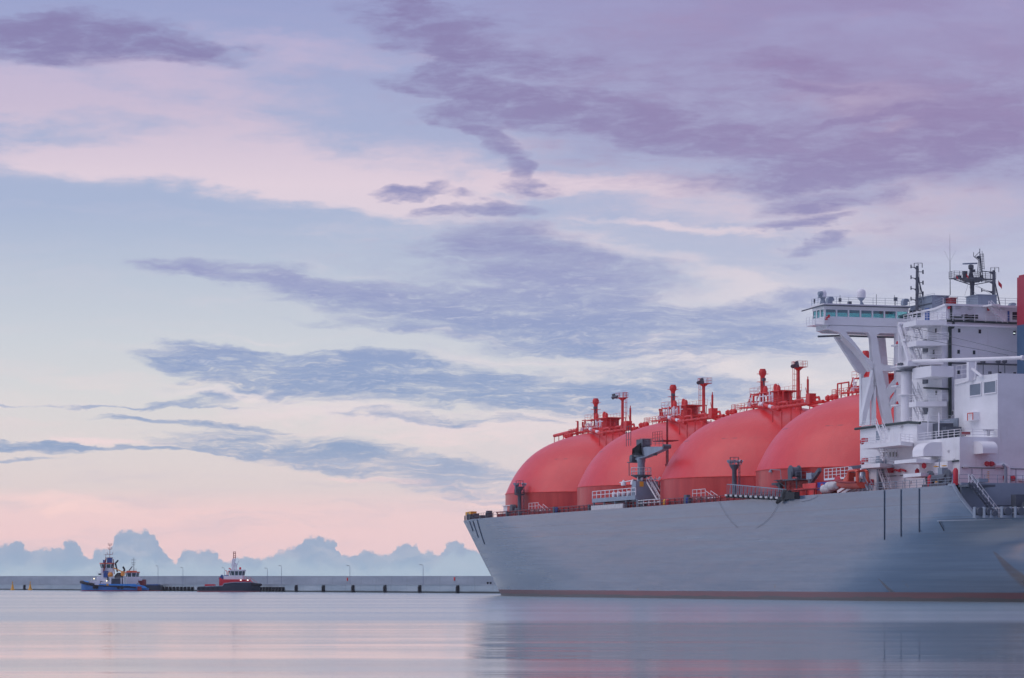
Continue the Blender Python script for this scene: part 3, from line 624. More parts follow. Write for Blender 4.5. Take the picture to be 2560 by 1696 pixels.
p = hull_pt(1254, 1291); b = MB(); b.tube((p.x+2,p.y,DK+1.6),(p.x+2.9,p.y,DK+1.6),.9,n=16); b.tube((p.x+2,p.y-3,DK+1.0),(p.x+2.8,p.y-3,DK+1.0),.7,n=16); b.box((p.x+2,p.y-4.6,DK),(p.x+3.2,p.y+1,DK+.9)); b.build('anchor_windlass', M['mast'], ship)

# ------------------------------------------------------------------ cargo manifold and deck crane
def manifold():
    o = empty('cargo_manifold', (0, 0, 0)); o.parent = ship
    A0 = P(1480,1252,.3); A1 = P(1588,1240,.3); s0, s1 = A0.y, A1.y; zp = .5*(P(1480,1247,.3).z+P(1588,1239,.3).z)
    s2 = P(1650,1230,.3).y
    b = MB(); b.box((.3, s0, zp-.75), (7, s1, zp))
    for k in range(5): y = s0-.2+(s1-s0)*k/4; b.box((.45, y-.14, DK), (.8, y+.14, zp-.7)); b.box((5.6, y-.3, DK), (6.2, y+.3, zp-.7))
    b.build('working_platform', M['grey'], o)
    MB().box((.1, s0, DK-.05), (.5, s1+6, DK+.85)).build('spill_tray', M['cover'], o)
    b = MB(); b.rail([(.4, s0, zp), (.4, s1, zp)], 1.35, 2.4, .09, 2); b.rail([(.5, s1-1, DK+.2), (.5, s1-12, DK+.2)], 1.0, 2.6, .09, 2); b.build('railing', M['white2'], o)
    # crane house block
    b = MB(); y0 = P(1588,1240,.6).y+2.2; y1 = P(1588,1240,.6).y; ztop = P(1588,1203,.6).z
    b.box((.7, y1, zp-.9), (5.0, y0, ztop)); b.build('crane_house', M['grey'], o)
    b = MB(); b.box((1.45, y1-.15, zp+1.6), (2.15, y1-.02, zp+2.5)); b.build('notice_board', M['yellow'], o)
    # manifold pipe ends with white caps
    b = MB(); b2 = MB()
    y = s0-10
    while y > s1+1:
        b.tube((1.2,y,zp+.5),(7,y,zp+.5),.38,n=10); b2.tube((.8,y,zp+.5),(1.2,y,zp+.5),.5,n=12); b.tube((3,y,zp),(3,y,zp+1.4),.16); y -= 2.6
    for y in (s1+3, s1+8):
        b2.lathe((1.0,y,zp+2.3), [(.05,-.1),(.5,-.3),(.5,.2),(.1,.7)], 10); b.path([(1.0,y,zp+.4),(1.0,y,zp+2.2)], .16); b.path([(1,y,zp+2.8),(5,y,zp+2.8)], .12)
    for k in range(9):
        x = 1.2+k*.85; y = y1+.4; b2.tube((x,y,ztop-.1),(x,y,ztop+.8),.09,n=6)
        if k % 2: b2.lathe((x,y,ztop+.4), [(.05,-.1),(.28,-.2),(.28,.2),(.1,.45)], 8)
        if k > 4: b.tube((x,y,zp),(x,y,ztop),.2,n=8); b2.tube((x,y-.5,ztop-1.6),(x,y-.5,ztop-.2),.16,n=8)
    b2.path([(1.0, s1+10, zp+2.6), (1.0, y0, ztop+.2), (9.0, y1, ztop+.6)], .09, 6)
    b.build('manifold_pipe', M['red'], o, True); b2.build('pipe_cap', M['white2'], o, True)
    MB().box((4.9, y1-.8, ztop-1.0), (10.5, y0, ztop-.85)).build('upper_grating', M['mast'], o)
    b = MB(); 
    for k in range(6): x = 1.0+k*1.8; b.tube((x,y1,DK),(x,y1,ztop-.9 if k > 2 else zp),.14); b.tube((x,y0,DK),(x,y0,zp),.14)
    b.box((1.5,y0-.2,DK),(9.5,y0,DK+2.6))
    b.build('support_column', M['mast'], o)
    b = MB(); a = P(1614,1222,.2); c = P(1634,1256,.2)
    b.stair((2.7,y1-.3,zp+2.4),(3.6,y1-5.2,DK+.1),.9,(1,0,0)); b.build('stairway', M['white2'], o)
    # pedestal crane stowed with the jib pointing aft
    cr = empty('deck_crane', (2.2, P(1603,1200,2.2).y, 0)); cr.parent = ship
    def L(px, py): v = P(px, py, 2.2); return Vector((0, v.y-cr.location.y, v.z))
    b = MB(); zb = ztop-.2; zr = L(1602,1188).z
    b.lathe((0,0,0), [(.6,zb-1),(.6,zr-.6),(.66,zr-.2),(.66,zr+2.2),(.78,zr+2.4),(.78,zr+2.9),(.6,zr+3.3)], 20); b.build('pedestal', M['grey'], cr, True)
    b = MB(); b.lathe((0,0,0), [(.6,zr-.7),(1.9,zr-.12),(1.9,zr)], 16); b.build('platform', M['mast'], cr)
    b = MB(); b.rail([(1.8*math.cos(k*.524),1.8*math.sin(k*.524),zr) for k in range(13)], 1.3, 1.2, .05, 2); b.build('railing', M['white2'], cr)
    zk = L(1605,1131).z; zh = zr+3.3
    b = MB(); b.prism([(-.9,1.4,zh),(-.9,-1.2,zh),(-.9,-2.2,zh+2.4),(-.9,-3.2,zk-.8),(-.9,.6,zk+.4),(-.9,2.4,zk-.4),(-.9,2.2,zh+1.5)], (1.8,0,0)); b.box((-1.4,1.6,zh-1.0),(1,3.6,zh-.85)); b.tube((-1.0,2.8,zh-.3),(.9,2.8,zh-.3),.75,n=12); b.path([(-1,3.6,zh-.8),(-1,3.6,zr)],.08)
    b.rail([(-1.4,1.6,zh+2),( -1.4,4,zh+2)],3.6,1.2,.06,3); b.build('slewing_head', M['mast'], cr, True)
    jt = L(1664,1117); j0 = L(1602,1133)
    b = MB(); b.prism([(-.6,j0.y+1.2,j0.z-1.2),(-.6,j0.y-3.5,j0.z-.9),(-.6,jt.y,jt.z-.5),(-.6,jt.y,jt.z),(-.6,j0.y-4,j0.z+.95),(-.6,j0.y,j0.z+.6)], (1.2,0,0)); b.build('jib', M['grey'], cr)
    b = MB(); b.rail([(-.5,j0.y-1,j0.z+1.4),(-.5,jt.y,jt.z+.15)], 1.2, 1.8, .05, 3); b.path([(.2,jt.y-.6,jt.z),(.2,jt.y-.6,jt.z-3.4)],.05); b.tube((-.7,jt.y-.6,jt.z),(.7,jt.y-.6,jt.z),.4,n=12); b.box((-.8,j0.y-3,j0.z+1.2),(.8,j0.y+.2,j0.z+2.4)); b.tube((0,j0.y-8,j0.z-.6),(0,j0.y-1.5,zh+.5),.2,n=8); b.build('hoist_gear', M['mast'], cr)
manifold()

# hose reel stand and accommodation ladder amidships
def reel():
    p = P(1978,1241,3.0); o = empty('hose_reel_stand', (3.0, p.y, DK)); o.parent = ship
    zp = P(1978,1198,3.0).z-DK; w = 2.6
    b = MB()
    for y in (-2.2,2.2):
        for x in (0, 2.2): b.tube((x,y,0),(x,y,zp),.13,n=8)
    b.box((-.4,-w,zp-.22),(2.6,w,zp)); b.tube((0,2.2,zp-1.2),(-.2,5.4,zp-.1),.08); b.box((-.5,w,zp-.1),(1.4,6.0,zp)); b.build('stand', M['dgrey'], o)
    b = MB(); b.tube((-.1,.2,zp+1.15),(.05,.2,zp+1.15),1.05,n=28); b.tube((1.3,.2,zp+1.15),(1.45,.2,zp+1.15),1.05,n=28); b.tube((0,.2,zp+1.15),(1.4,.2,zp+1.15),.8,n=20); b.box((-.2,-.5,zp),(0,.9,zp+1.2)); b.box((1.4,-.5,zp),(1.6,.9,zp+1.2)); b.build('reel', M['dgrey'], o, True)
    b = MB(); b.rail([(-.3,-w,zp),(2.4,-w,zp)],1.1,1.0,.04,2); b.path([(0,4,zp),(0,4.4,zp+1.6),(-.2,8.0,zp+1.8)],.05); b.lathe((-.2,8.0,zp+1.35),[(.05,.5),(.12,.4),(.36,0)],10); b.build('lamp_bracket', M['grey'], o)
    b = MB(); y0 = 5.0; b.box((0,y0-.3,0),(.35,y0+.3,2.5)); b.bar((.15,y0-.3,2.4),(.15,y0+5.5,2.4),.3,.35); b.bar((.15,y0+.2,1.8),(.15,y0+1.8,2.4),.2,.2); b.build('davit_arm', M['dgrey'], o)
reel()
def gangway():
    a = P(1822,1247,-.6); c = P(1962,1243,-.6); a.z = DK+.9; c.z = DK-.2
    o = empty('accommodation_ladder', a); o.parent = ship; d = c-a; L = d.length; d.normalize()
    b = MB(); b.bar((0,0,0), d*L, .5, .25)
    n = 11
    for k in range(n): b.box(d*(L*k/n)+Vector((-.3,-.5,-.45)), d*(L*k/n)+Vector((.3,.6,-.1)))
    b.build('ladder_beam', M['black'], o)
    b = MB()
    for k in range(n): q = d*(L*k/n); b.box(q+Vector((-.36,-.1,-.2)), q+Vector((-.31,.9,.12)))
    b.build('step', M['cover'], o)
    b = MB()
    for x in (-.3, .3):
        b.bar(Vector((x,0,1.75)), d*L+Vector((x,0,1.3)), .08, .10)
        for k in range(28):
            q = d*(L*k/28)+Vector((x,0,0)); b.tube(q, q+Vector((0,0,1.75-.45*k/28)), .035, n=4)
            if k % 2: b.tube(q, q+d*(L/28)+Vector((0,0,1.7-.45*k/28)), .035, n=4)
    b.build('handrail', M['grey'], o)
    b = MB(); b.tube(d*L+Vector((-.3,0,.4)), d*L+Vector((.3,0,.4)), .9, n=14); b.box(d*L+Vector((-.3,-4.5,-.3)), d*L+Vector((.6,0,.8))); b.tube(d*(L+2)+Vector((0,0,1)), d*(L-3)+Vector((0,0,-.8)), .3); b.build('turntable', M['black'], o)
gangway()
# mooring lines hanging in bights down the ship's side: rest on the ship, things of their own
def rope(pts, name, lab):
    cu = []
    for k in range(len(pts)-1): cu.append(pts[k])
    o = MB().path([hull_pt(x, y)+Vector((-.12,0,0)) for x, y in pts], .022, 5).build(name, M['mast']); o.location = ship.location; o.rotation_euler = ship.rotation_euler
    tag(o, lab, 'rope', 'ropes hanging down the ship side')
rope([(1797,1252),(1806,1270),(1818,1290),(1832,1308),(1846,1320)], 'hanging_rope', 'thin dark rope sloping down right on the hull below the tall floodlight post')
rope([(1954,1246),(1944,1268),(1930,1290),(1912,1308),(1890,1322)], 'hanging_rope', 'thin dark rope curving down left on the hull under the stowed gangway')
rope([(2047,1238),(2040,1244),(2024,1251),(2004,1255)], 'hanging_rope', 'short rope end drooping over the hull edge left of the rescue boat')
# small blue provisions crane and locker
b = MB(); p = P(2028,1238,2.5); q = P(2050,1174,2.5); p.z = DK
b.bar(p+Vector((0,0,2.2)), q, .5, .6); b.tube(p, p+Vector((0,0,3.0)), .5, n=10); b.build('small_hose_crane', M['dgrey'], ship)
b = MB(); b.box(p+Vector((-.5,-1.2,2.6)), p+Vector((.5,.8,3.6))); b.build('crane_motor', M['grey'], ship)
b = MB(); p = P(1990,1240,2); b.box((1.2,p.y-7,DK),(2.6,p.y-1,DK+1.2)); p = P(2012,1240,2); b.box((1.2,p.y-6,DK),(2.2,p.y-1,DK+1.9)); b.tube((1.5,p.y-8,DK),(1.5,p.y-8,DK+1.7),.3); b.build('fire_locker', M['red'], ship)
# ------------------------------------------------------------------ superstructure
S1, T1 = -43.2, 6.0                # aft face and near side of the lower house
ZA, ZB = 26.2, 23.45               # forward roof and aft terrace of the lower house
TS, SA = 12.0, -25.2               # near side and aft face of the accommodation tower
ZT = 44.3                          # bridge roof
WB = 42.2                          # wing sill level
def sub(bld, name, m, parent, sm=False): return bld.build(name, M[m], parent, sm)
lower = MB()
ym = P(2293,1100,T1).y
lower.slab([(T1,S1),(BW-T1,S1),(BW-T1,-9.2),(BW-8.4,-4.2),(8.4,-4.2),(T1,-9.2)], DK-.02, ZB-.01)
lower.slab([(T1,ym),(BW-T1,ym),(BW-T1,-9.2),(BW-8.4,-4.2),(8.4,-4.2),(T1,-9.2)], ZB-.01, ZA)
lower = lower.build('lower_house', M['white'], ship)
# landings round the lower house (chamfered, stepping in at their after end)
def landing(pts, par, rail=True, thick=.55, name='landing', r=.05):
    """pts: list of (px, py) along the outer edge; pts are resolved on t = given"""
    b = MB(); b.slab([(p.x, p.y) for p in pts], pts[0].z-thick, pts[0].z); o = b.build(name, M['white2'], par)
    return o
def flat_landing(pxs, py, t, par, tin, cham=4.2, thick=.6, rail=True):
    a = P(pxs[0], py, t); c = P(pxs[1], py, t); z = P(pxs[1], py, t).z
    poly = [(tin, a.y), (t, a.y), (t, c.y), (t+cham, c.y+cham*1.0), (tin, c.y+cham*1.0)] if t+cham < tin else [(tin, a.y), (t, a.y), (t, c.y), (tin, c.y+(tin-t))]
    b = MB(); b.slab(poly, z-thick, z); o = b.build('landing', M['white2'], par)
    if rail:
        r = MB(); rp = [(x, y, z) for x, y in poly[:4]]; r.rail(rp, 1.1, 1.7, .04, 3); r.build('railing', M['white2'], o)
    return o, z
l1, zl1 = flat_landing((2153, 2252), 1103, 2.2, lower, T1+.1)
l2, zl2 = flat_landing((2153, 2200), 1158, 2.2, lower, T1+.1)
b = MB(); a = P(2236,1152,1.2); c = P(2291,1149,1.2); b.slab([(1.2,a.y),(1.2,c.y),(T1,c.y+3),(T1,a.y)], a.z-.5, a.z); d = P(2258,1168,.9); e = P(2302,1163,.9)
b.slab([(.9,d.y),(.9,e.y),(T1,e.y+2.0),(T1,d.y)], a.z-2.6, a.z-2.1); b.slab([(T1-.9,a.y),(T1-.9,e.y),(T1,e.y),(T1,a.y)], a.z-2.2, a.z-.4); b.build('liferaft_shelf', M['white2'], lower)
# doorway alcove, stairs and windows on its side
b = MB()
def wallbox(b, x0, y0, x1, y1, t, out=.12, inn=0.0):
    a = P(x0, y0, t); c = P(x1, y1, t); b.box((t-out, a.y, a.z), (t+inn, c.y, c.z)); return b
wallbox(MB(), 2193,1193,2200,1226,T1,.10).build('door', M['dred'], lower)
b = MB()
for y0, y1 in ((1078,1100),(1140,1152)): wallbox(b, 2191,y0,2199,y1,T1,.06)
b.build('alcove', M['grey'], lower)
for px in (2211,2219,2227,2235,2243):
    w = wallbox(MB(), px-2.6,1129,px+2.4,1144,T1,.10).build('window', M['white2'], lower); wallbox(MB(), px-1.6,1131,px+1.4,1142,T1,.14).build('pane', M['glass_dark'], w)
def flight(x0,y0,x1,y1,t,par,w=1.0): b = MB(); a = P(x0,y0,t); c = P(x1,y1,t); b.stair(a, c, w, (1,0,0)); return b.build('stairway', M['white2'], par)
flight(2190,1062,2203,1098,3.0,lower); flight(2192,1118,2208,1152,3.4,lower); flight(2196,1176,2212,1222,3.6,lower)
for y in (1105, 1158): pass
# red boxes and lamps on the landings
for x0,y0,x1,y1 in ((2162.5,1096,2170,1104.5),(2162.5,1146.5,2170.5,1156)): wallbox(MB(), x0,y0,x1,y1,T1-2.6,.5).build('fire_hose_box', M['sred'], lower)
for x,y in ((2155.5,1105),(2155.5,1157),(2310,1165),(2293,1180)): b = MB(); p = P(x,y,T1-2.4); b.lathe(p, [(.1,-.4),(.35,-.2),(.35,.2),(.1,.5)], 8); b.build('alarm_lamp', M['sred'], lower, True)
for x0,y0,x1,y1 in ((2225,1171,2234,1182),(2178,1199,2184,1213)): wallbox(MB(), x0,y0,x1,y1,T1-.1,.5).build('life_saving_box', M['sred'], lower)
b = MB()
for x,y in ((2241,1176),(2255,1175)): p = P(x,y,T1-.3); b.tube(p, p+Vector((0,-1.2,-.2)), .16); b.tube(p+Vector((0,1.3,0)), p+Vector((0,.4,.1)), .12)
b.build('fire_hydrant', M['sred'], lower)
# deck-house cable runs and lamps
b = MB(); b.path([P(2205,1192,T1-.1), P(2296,1186,T1-.1), P(2390,1180,T1-.1)], .06); b.path([P(2323,1188,T1-.1), P(2325,1170,T1-.1)], .05)
b.path([P(2322,1162,T1-.15),P(2324,1160,T1-.15),P(2396,1152,T1-.15)], .12); b.build('cable_run', M['green'], lower)
for x,y in ((2250,1189),(2287,1187),(2315,1184),(2342,1183),(2384,1180),(2222,1073),(2255,1067)): wallbox(MB(), x-3,y-1.2,x+3,y+1.2,T1,.4).build('strip_lamp', M['cover'], lower)
b = MB(); s = Q(2400,1170,S1)
def awallbox(b, x0, y0, x1, y1, s, out=.12): a = Q(x0,y0,s); c = Q(x1,y1,s); b.box((a.x, s-out, a.z), (c.x, s, c.z)); return b
b.path([Q(2404,1169,S1-.1),Q(2480,1171,S1-.1),Q(2560,1173,S1-.1),Q(2640,1176,S1-.1)], .06); b.build('cable_run', M['mast'], lower)
for x,y in ((2413,1169),(2493,1171)): awallbox(MB(), x-6,y-1.6,x+6,y+1.6,S1,.4).build('strip_lamp', M['cover'], lower)
for x in (2467, 2478): b = MB(); p = Q(x,1160,S1); b.tube(p, p+Vector((0,-.5,0)), .38, .3, 12); b.build('alarm_bell', M['sred'], lower, True)
awallbox(MB(), 2507,1190,2513,1200,S1,.5).build('fire_hose_box', M['sred'], lower); b = MB(); p = Q(2526,1196,S1-.5); b.tube(p, p+Vector((.6,0,0)), .3, .4, 8); b.build('fire_hydrant', M['sred'], lower)
b = MB(); p = Q(2514,1213,S1-4); b.tube(Q(2514,1213,S1-4), Q(2514,1168,S1-4), .28, .2, 10); b.path([Q(2514,1170,S1-4),Q(2507,1161,S1-4)], .2); b.build('deck_lamp_post', M['grey'], lower, True)
b = MB(); b.path([Q(2488,1164,S1-.5),Q(2514,1164,S1-.5),Q(2521,1170,S1-.5),Q(2521,1213,S1-.5)], .3, 8); b.build('duct_pipe', M['white2'], lower, True)
b = MB()
for y in range(1180,1212,5): b.tube(Q(2469,y,S1-.2), Q(2473,y,S1-.2), .06, n=4)
b.build('wall_rungs', M['yellow'], lower)
awallbox(MB(), 2546,1197,2562,1203,S1,1.2).build('locker', M['white2'], lower)
for x, y in ((2300,1132),(2372,1128),(2386,1150),(2362,1206),(2240,1206),(2262,1208),(2278,1206)): wallbox(MB(), x-1.6,y-2.6,x+1.6,y+2.6,T1,.14).build('junction_box', M['cover'], lower)
for x in (2214,2262,2318,2368): MB().path([P(x,1222,T1-.08),P(x,1196,T1-.08)], .05, 5).build('wall_conduit', M['grey'], lower)
for x in (2430,2455,2540): MB().path([Q(x,1172,S1-.08),Q(x,1210,S1-.08)], .05, 5).build('wall_conduit', M['grey'], lower)
for x, y in ((2425,1195),(2448,1197),(2535,1196)): awallbox(MB(), x-2,y-3,x+2,y+3,S1,.2).build('junction_box', M['cover'], lower)
# terrace railing and things on it
srail('terrace_railing', [(T1+.2, ym, ZB), (T1+.2, S1+.2, ZB), (12, S1+.2, ZB)], lower, r=.055)
b = MB(); p = Q(2415,1090,S1+1); b.box(p+Vector((-.5,0,.15)), p+Vector((.7,.4,.55))); b.tube(p+Vector((0,.2,0)),p+Vector((0,.2,.3)),.08); b.build('winch', M['dred'], lower)
b = MB(); p = Q(2471,1090,S1+1); b.tube(p, p+Vector((0,0,.8)), .25); b.box(p+Vector((-.8,-.2,.7)), p+Vector((.8,.2,.9))); b.build('table_stand', M['cover'], lower)
# rounded ventilation hoods: one on the side, one on the after wall
def hood_side(x1,y0,y1):
    c = P(x1,y1,T1); z0 = c.z; z1 = P(x1,y0,T1).z; dpt = 2.9; hh = z1-z0; b = MB()
    prof = [(0,z0),(-dpt,z0),(-dpt,z0+hh*.35)]+[(-dpt+dpt*.62*(1-math.cos(R(k*9))), z0+hh*.35+hh*.65*math.sin(R(k*9))) for k in range(1,11)]+[(0,z1)]
    b.prism([(T1+x, c.y, z) for x, z in prof], (0, 3.6, 0)); return b.build('ventilation_hood', M['white2'], lower, True)
hood_side(2354,1106,1141)
def hood_aft(x0,x1,y0,y1):
    a = Q(x0,y1,S1); c = Q(x1,y0,S1); z0 = a.z; hh = c.z-a.z; dpt = 2.9
    prof = [(0,z0),(-dpt,z0),(-dpt,z0+hh*.35)]+[(-dpt+dpt*.62*(1-math.cos(R(k*9))), z0+hh*.35+hh*.65*math.sin(R(k*9))) for k in range(1,11)]+[(0,z0+hh)]
    return MB().prism([(a.x, S1+y, z) for y, z in prof], (c.x-a.x,0,0)).build('ventilation_hood', M['white2'], lower, True)
hood_aft(2434,2471,1105,1136)
# roof-edge pipes
def pipe(pts, r, m='green', name='pipe', par=ship): return MB().path(pts, r, 8).build(name, M[m], par, True)
pipe([P(2138,1073,T1-.5),P(2175,1068,T1-.3),P(2270,1056,T1-.3),P(2300,1058,T1-.3)], .2, name='roof_edge_pipe', par=lower)
pipe([Q(2300,1058,-24),Q(2384,1064,-24)], .3, name='roof_edge_pipe', par=lower)
# dark recess behind the forward roof, with tanks and doors
b = MB(); b.box((TS-.0, ym-.1, ZB), (TS+.3, SA, ZA+.2)); 
srail('roof_railing', [(T1+.2,-9.4,ZA),(T1+.2,P(2190,1060,T1).y,ZA)], lower); srail('roof_railing', [(T1+2.2,-22,ZA),(T1+2.2,ym+1,ZA),(TS,ym+1,ZA)], lower)
b = MB(); b.box((8.5,-31,ZB),(11,-29,ZB+2.6)); b.box((9,ym-3.4,ZB+1.2),(11.5,ym-1.0,ZB+2.0)); b.build('machinery_locker', M['dgrey'], lower)
b = MB(); b.tube(P(2347,1092,T1+.5), P(2347,1032,T1+.5), .1); b.tube(P(2320,1092,T1+.5), P(2320,1030,T1+.5), .08); b.build('awning_pole', M['white2'], lower)

# accommodation tower: walls below the bridge deck, then the bridge storey as a hollow shell
tower = MB(); tower.box((TS, SA, ZB-.1), (BW-TS, -8.5, 41.0)); tower = tower.build('accommodation_tower', M['white'], ship)
def twin(x0,y0,x1,y1,on='aft', mt='glass_dark'):
    if on == 'aft': f = awallbox(MB(), x0-.8,y0-.8,x1+.8,y1+.8,SA,.06).build('window', M['white2'], tower); awallbox(MB(), x0,y0,x1,y1,SA,.09).build('pane', M[mt], f)
    else: f = wallbox(MB(), x0-.4,y0-.8,x1+.4,y1+.8,TS,.06).build('window', M['white2'], tower); wallbox(MB(), x0,y0,x1,y1,TS,.09).build('pane', M[mt], f)
for x, y in ((2397.5,827),(2449,829.5),(2535.5,833),(2396,880),(2434.5,881.5),(2396,931)): twin(x-3,y-4.8,x+3,y+4.8)
for x in (2472,2476.5): twin(x-1.4,929,x+1.4,936)
twin(2497,930,2503,934); twin(2533,931,2540,935)
for x, y in ((2340.7,827),(2335,881),(2341,931),(2341.5,982),(2383,1033)): twin(x-1.9,y-4.8,x+1.9,y+4.8,'side')
b = MB(); p = Q(2535.5,833.5,SA-.1); b.box(p+Vector((-.15,-.04,-.03)), p+Vector((.15,0,.03))); b.build('lit_lamp', M['lampc'], tower)
pipe([Q(2375,1075,SA-.25),Q(2375,818,SA-.25)], .26, name='vent_pipe', par=tower)
pipe([Q(2376,820,SA-.3),Q(2384,819,SA-.3),Q(2384,800,SA-.3),Q(2378,795,SA-.3),Q(2378,765,SA-.3)], .16, name='vent_pipe', par=tower)
pipe([Q(2324,806,SA-.2),Q(2352,802,SA-.3),Q(2400,803,SA-.3),Q(2480,806.5,SA-.3),Q(2620,811,SA-.3)], .16, name='gutter_pipe', par=tower)
pipe([Q(2380,908,SA-.3),Q(2460,910,SA-.3),Q(2560,913,SA-.3)], .13, 'mast', name='gutter_pipe', par=tower)
pipe([P(2310,970,TS-.3),P(2350,972,TS-.3),Q(2373,973,SA-.3)], .14, name='gutter_pipe', par=tower)
pipe([P(2330,898,TS-.3),Q(2373,897,SA-.3)], .16, name='gutter_pipe', par=tower)
b = MB(); b.box((TS-.25, ym-1.5, ZB), (TS-.04, SA+.3, ZB+3.4)); b.build('net_screen', M['grey'], tower)
# stair tower with chamfered landings on the near side
for i, (x0, x1, py, t) in enumerate(((2258,2290,801,8.0),(2262,2291,852,8.0),(2268,2296,900,9.0),(2272,2290,1004,8.0))):
    a = P(x0,py,t); c = P(x1,py,t); z = c.z; poly = [(TS+.05,a.y),(t,a.y),(t,c.y),(TS+.05,c.y+(TS-t)*.2-2.8)]
    o = MB().slab(poly, z-.75, z).build('landing', M['white2'], tower); MB().rail([(t+.1,a.y,z),(t+.1,c.y,z),(TS,c.y-2.5,z)],1.1,1.4,.045,3).build('railing', M['white2'], o)
b = MB(); a = P(2281,948,8.6); c = P(2350,966,8.6); b.box((8.4, P(2281,948,8.4).y, 33.0), (TS+.05, P(2345,948,9.0).y+1, 34.6)); b.build('store_box', M['white2'], tower)
zz = [ (2276,806,2292,846), (2274,856,2290,898), (2278,905,2296,940), (2280,972,2292,1000), (2280,1008,2296,1050)]
for x0,y0,x1,y1 in zz: flight(x0,y0,x1,y1,9.4,tower,.9)
b = MB()
for k in range(3): b.box((TS-.12,-20.5,28+k*4.6),(TS-.03,-18.8,30+k*4.6))
b.build('stair_door', M['dgrey'], tower)
for px,py in ((2246,858),(2246,912),(2246,960),(2246,1008)):
    p = P(px,py,TS-1); b = MB(); b.box((TS-1.8,p.y-1,p.z-.5),(TS,p.y+1,p.z-.25)); b.build('light_bracket', M['white2'], tower); b = MB(); b.lathe((TS-1.2,p.y,p.z-.25),[(.15,0),(.24,.15),(.12,.45),(.05,.55)],8); b.build('navigation_lamp', M['sred'], tower, True)

# bridge storey + wing ------------------------------------------------
SW = -9.34; SF = SW+4.6             # after and forward wall of the wing
TW = 0.0; TI = 14.1
zr0, zr1 = 44.30, 44.75
bridge = empty('bridge_wing', (0,0,0)); bridge.parent = ship
def W0(px,py): return Q(px,py,SW)
z_s, z_b, z_t = WB+1.05, WB-.05, 44.35       # window sill, floor, window head
# window sill heights follow the photo: panes between y 773 and 793
zh_, zs_ = .5*(W0(2066,772).z+W0(2262,780).z), .5*(W0(2066,791.5).z+W0(2262,798).z)
zroof = .5*(W0(2066,766).z+W0(2262,769).z)
# shell: spandrel, head, floor, ceiling, as bands around the plan
plan = [(-.0,SW),(TI,SW),(TI,SF),(-.0,SF)]
b = MB(); 
b.box((0,SW,WB-.2),(TI,SW+.15,zs_)); b.box((0,SF-.15,WB-.2),(TI,SF,zs_)); b.box((0,SW+.15,WB-.2),(.15,SF-.15,zs_))
b.box((0,SW,zh_),(TI,SW+.15,zroof)); b.box((0,SF-.15,zh_),(TI,SF,zroof)); b.box((0,SW+.15,zh_),(.15,SF-.15,zroof))
b.box((.15,SW+.15,WB-.2),(TI,SF-.15,WB)); b.build('wing_wall', M['white'], bridge)
b = MB(); b.slab([(-.25,SW-.35),(TI+.1,SW-.35),(TI+.1,SF+.3),(-.25,SF+.3)], zroof, zroof+.32); b.build('wing_roof', M['white2'], bridge)
b = MB(); b.box((.2,SW+.2,zroof-.02),(TI,SF-.2,zroof-.10)); b.box((.3,SW+1.7,WB),(TI,SW+2.4,WB+1.0)); b.build('wing_ceiling', M['dgrey'], bridge)
xs = [2061.5+ (2271-2061.5)*k/7 for k in range(8)]
ts = [W0(x,785).x for x in xs]; ts[0] = .1; ts[-1] = TI-.1
for k in range(7):
    for s, nm in ((SW, 'aft'), (SF, 'fore')):
        ss = s if s == SW else s-.14
        w = MB(); w.box((ts[k],ss,zs_),(ts[k]+.13,ss+.14,zh_)); w.box((ts[k+1]-.13,ss,zs_),(ts[k+1],ss+.14,zh_)); w.box((ts[k]+.02,ss-.004,zs_),(ts[k+1]-.02,ss+.144,zs_+.05)).box((ts[k]+.02,ss-.004,zh_-.05),(ts[k+1]-.02,ss+.144,zh_)); w = w.build('window', M['white2'], bridge)
        MB().box((ts[k]+.13,ss+.06,zs_),(ts[k+1]-.13,ss+.09,zh_)).build('pane', M['pane'], w)
for k in range(3):
    y0 = SW+.15+(SF-SW-.3)*k/3; y1 = SW+.15+(SF-SW-.3)*(k+1)/3
    w = MB().box((.0,y0,zs_),(.14,y0+.16,zh_)).box((.0,y1-.16,zs_),(.14,y1,zh_)).build('window', M['white2'], bridge)
    MB().box((.06,y0+.16,zs_),(.09,y1-.16,zh_)).build('pane', M['pane'], w)
# girder under the wing
zg = W0(2066,828).z
b = MB(); b.prism([(1.0,SW+.1,WB-.25),(TI,SW+.1,WB-.25),(TI,SW+.1,zg-.1),(1.6,SW+.1,zg),(.6,SW+.1,zg+.35)], (0,.5,0)); b.prism([(1.0,SF-.1,WB-.25),(TI,SF-.1,WB-.25),(TI,SF-.1,zg-.1),(1.6,SF-.1,zg),(.6,SF-.1,zg+.35)], (0,-.5,0))
b.box((.5,SW+.3,zg+.25),(.9,SF-.3,WB-.2)); b.box((.7,SW+.4,WB-.4),(TI,SF-.4,WB-.25)); b.build('wing_girder', M['white'], bridge)
b = MB(); b.path([W0(2066,836)+Vector((0,3.2,-.1)), W0(2120,834)+Vector((0,3.2,-.1)), W0(2262,838)+Vector((0,3.2,-.1))], .15, 8); b.build('under_wing_pipe', M['dgrey'], bridge)
b = MB(); b.path([(-.7,SF+2.4,zroof-.25),(-.45,SW-.5,zroof+.02),(TI+.2,SW-.55,zroof+.02),(TI+.2,-17,zroof+.1)], .1, 6); b.build('roof_gutter', M['dgrey'], bridge)
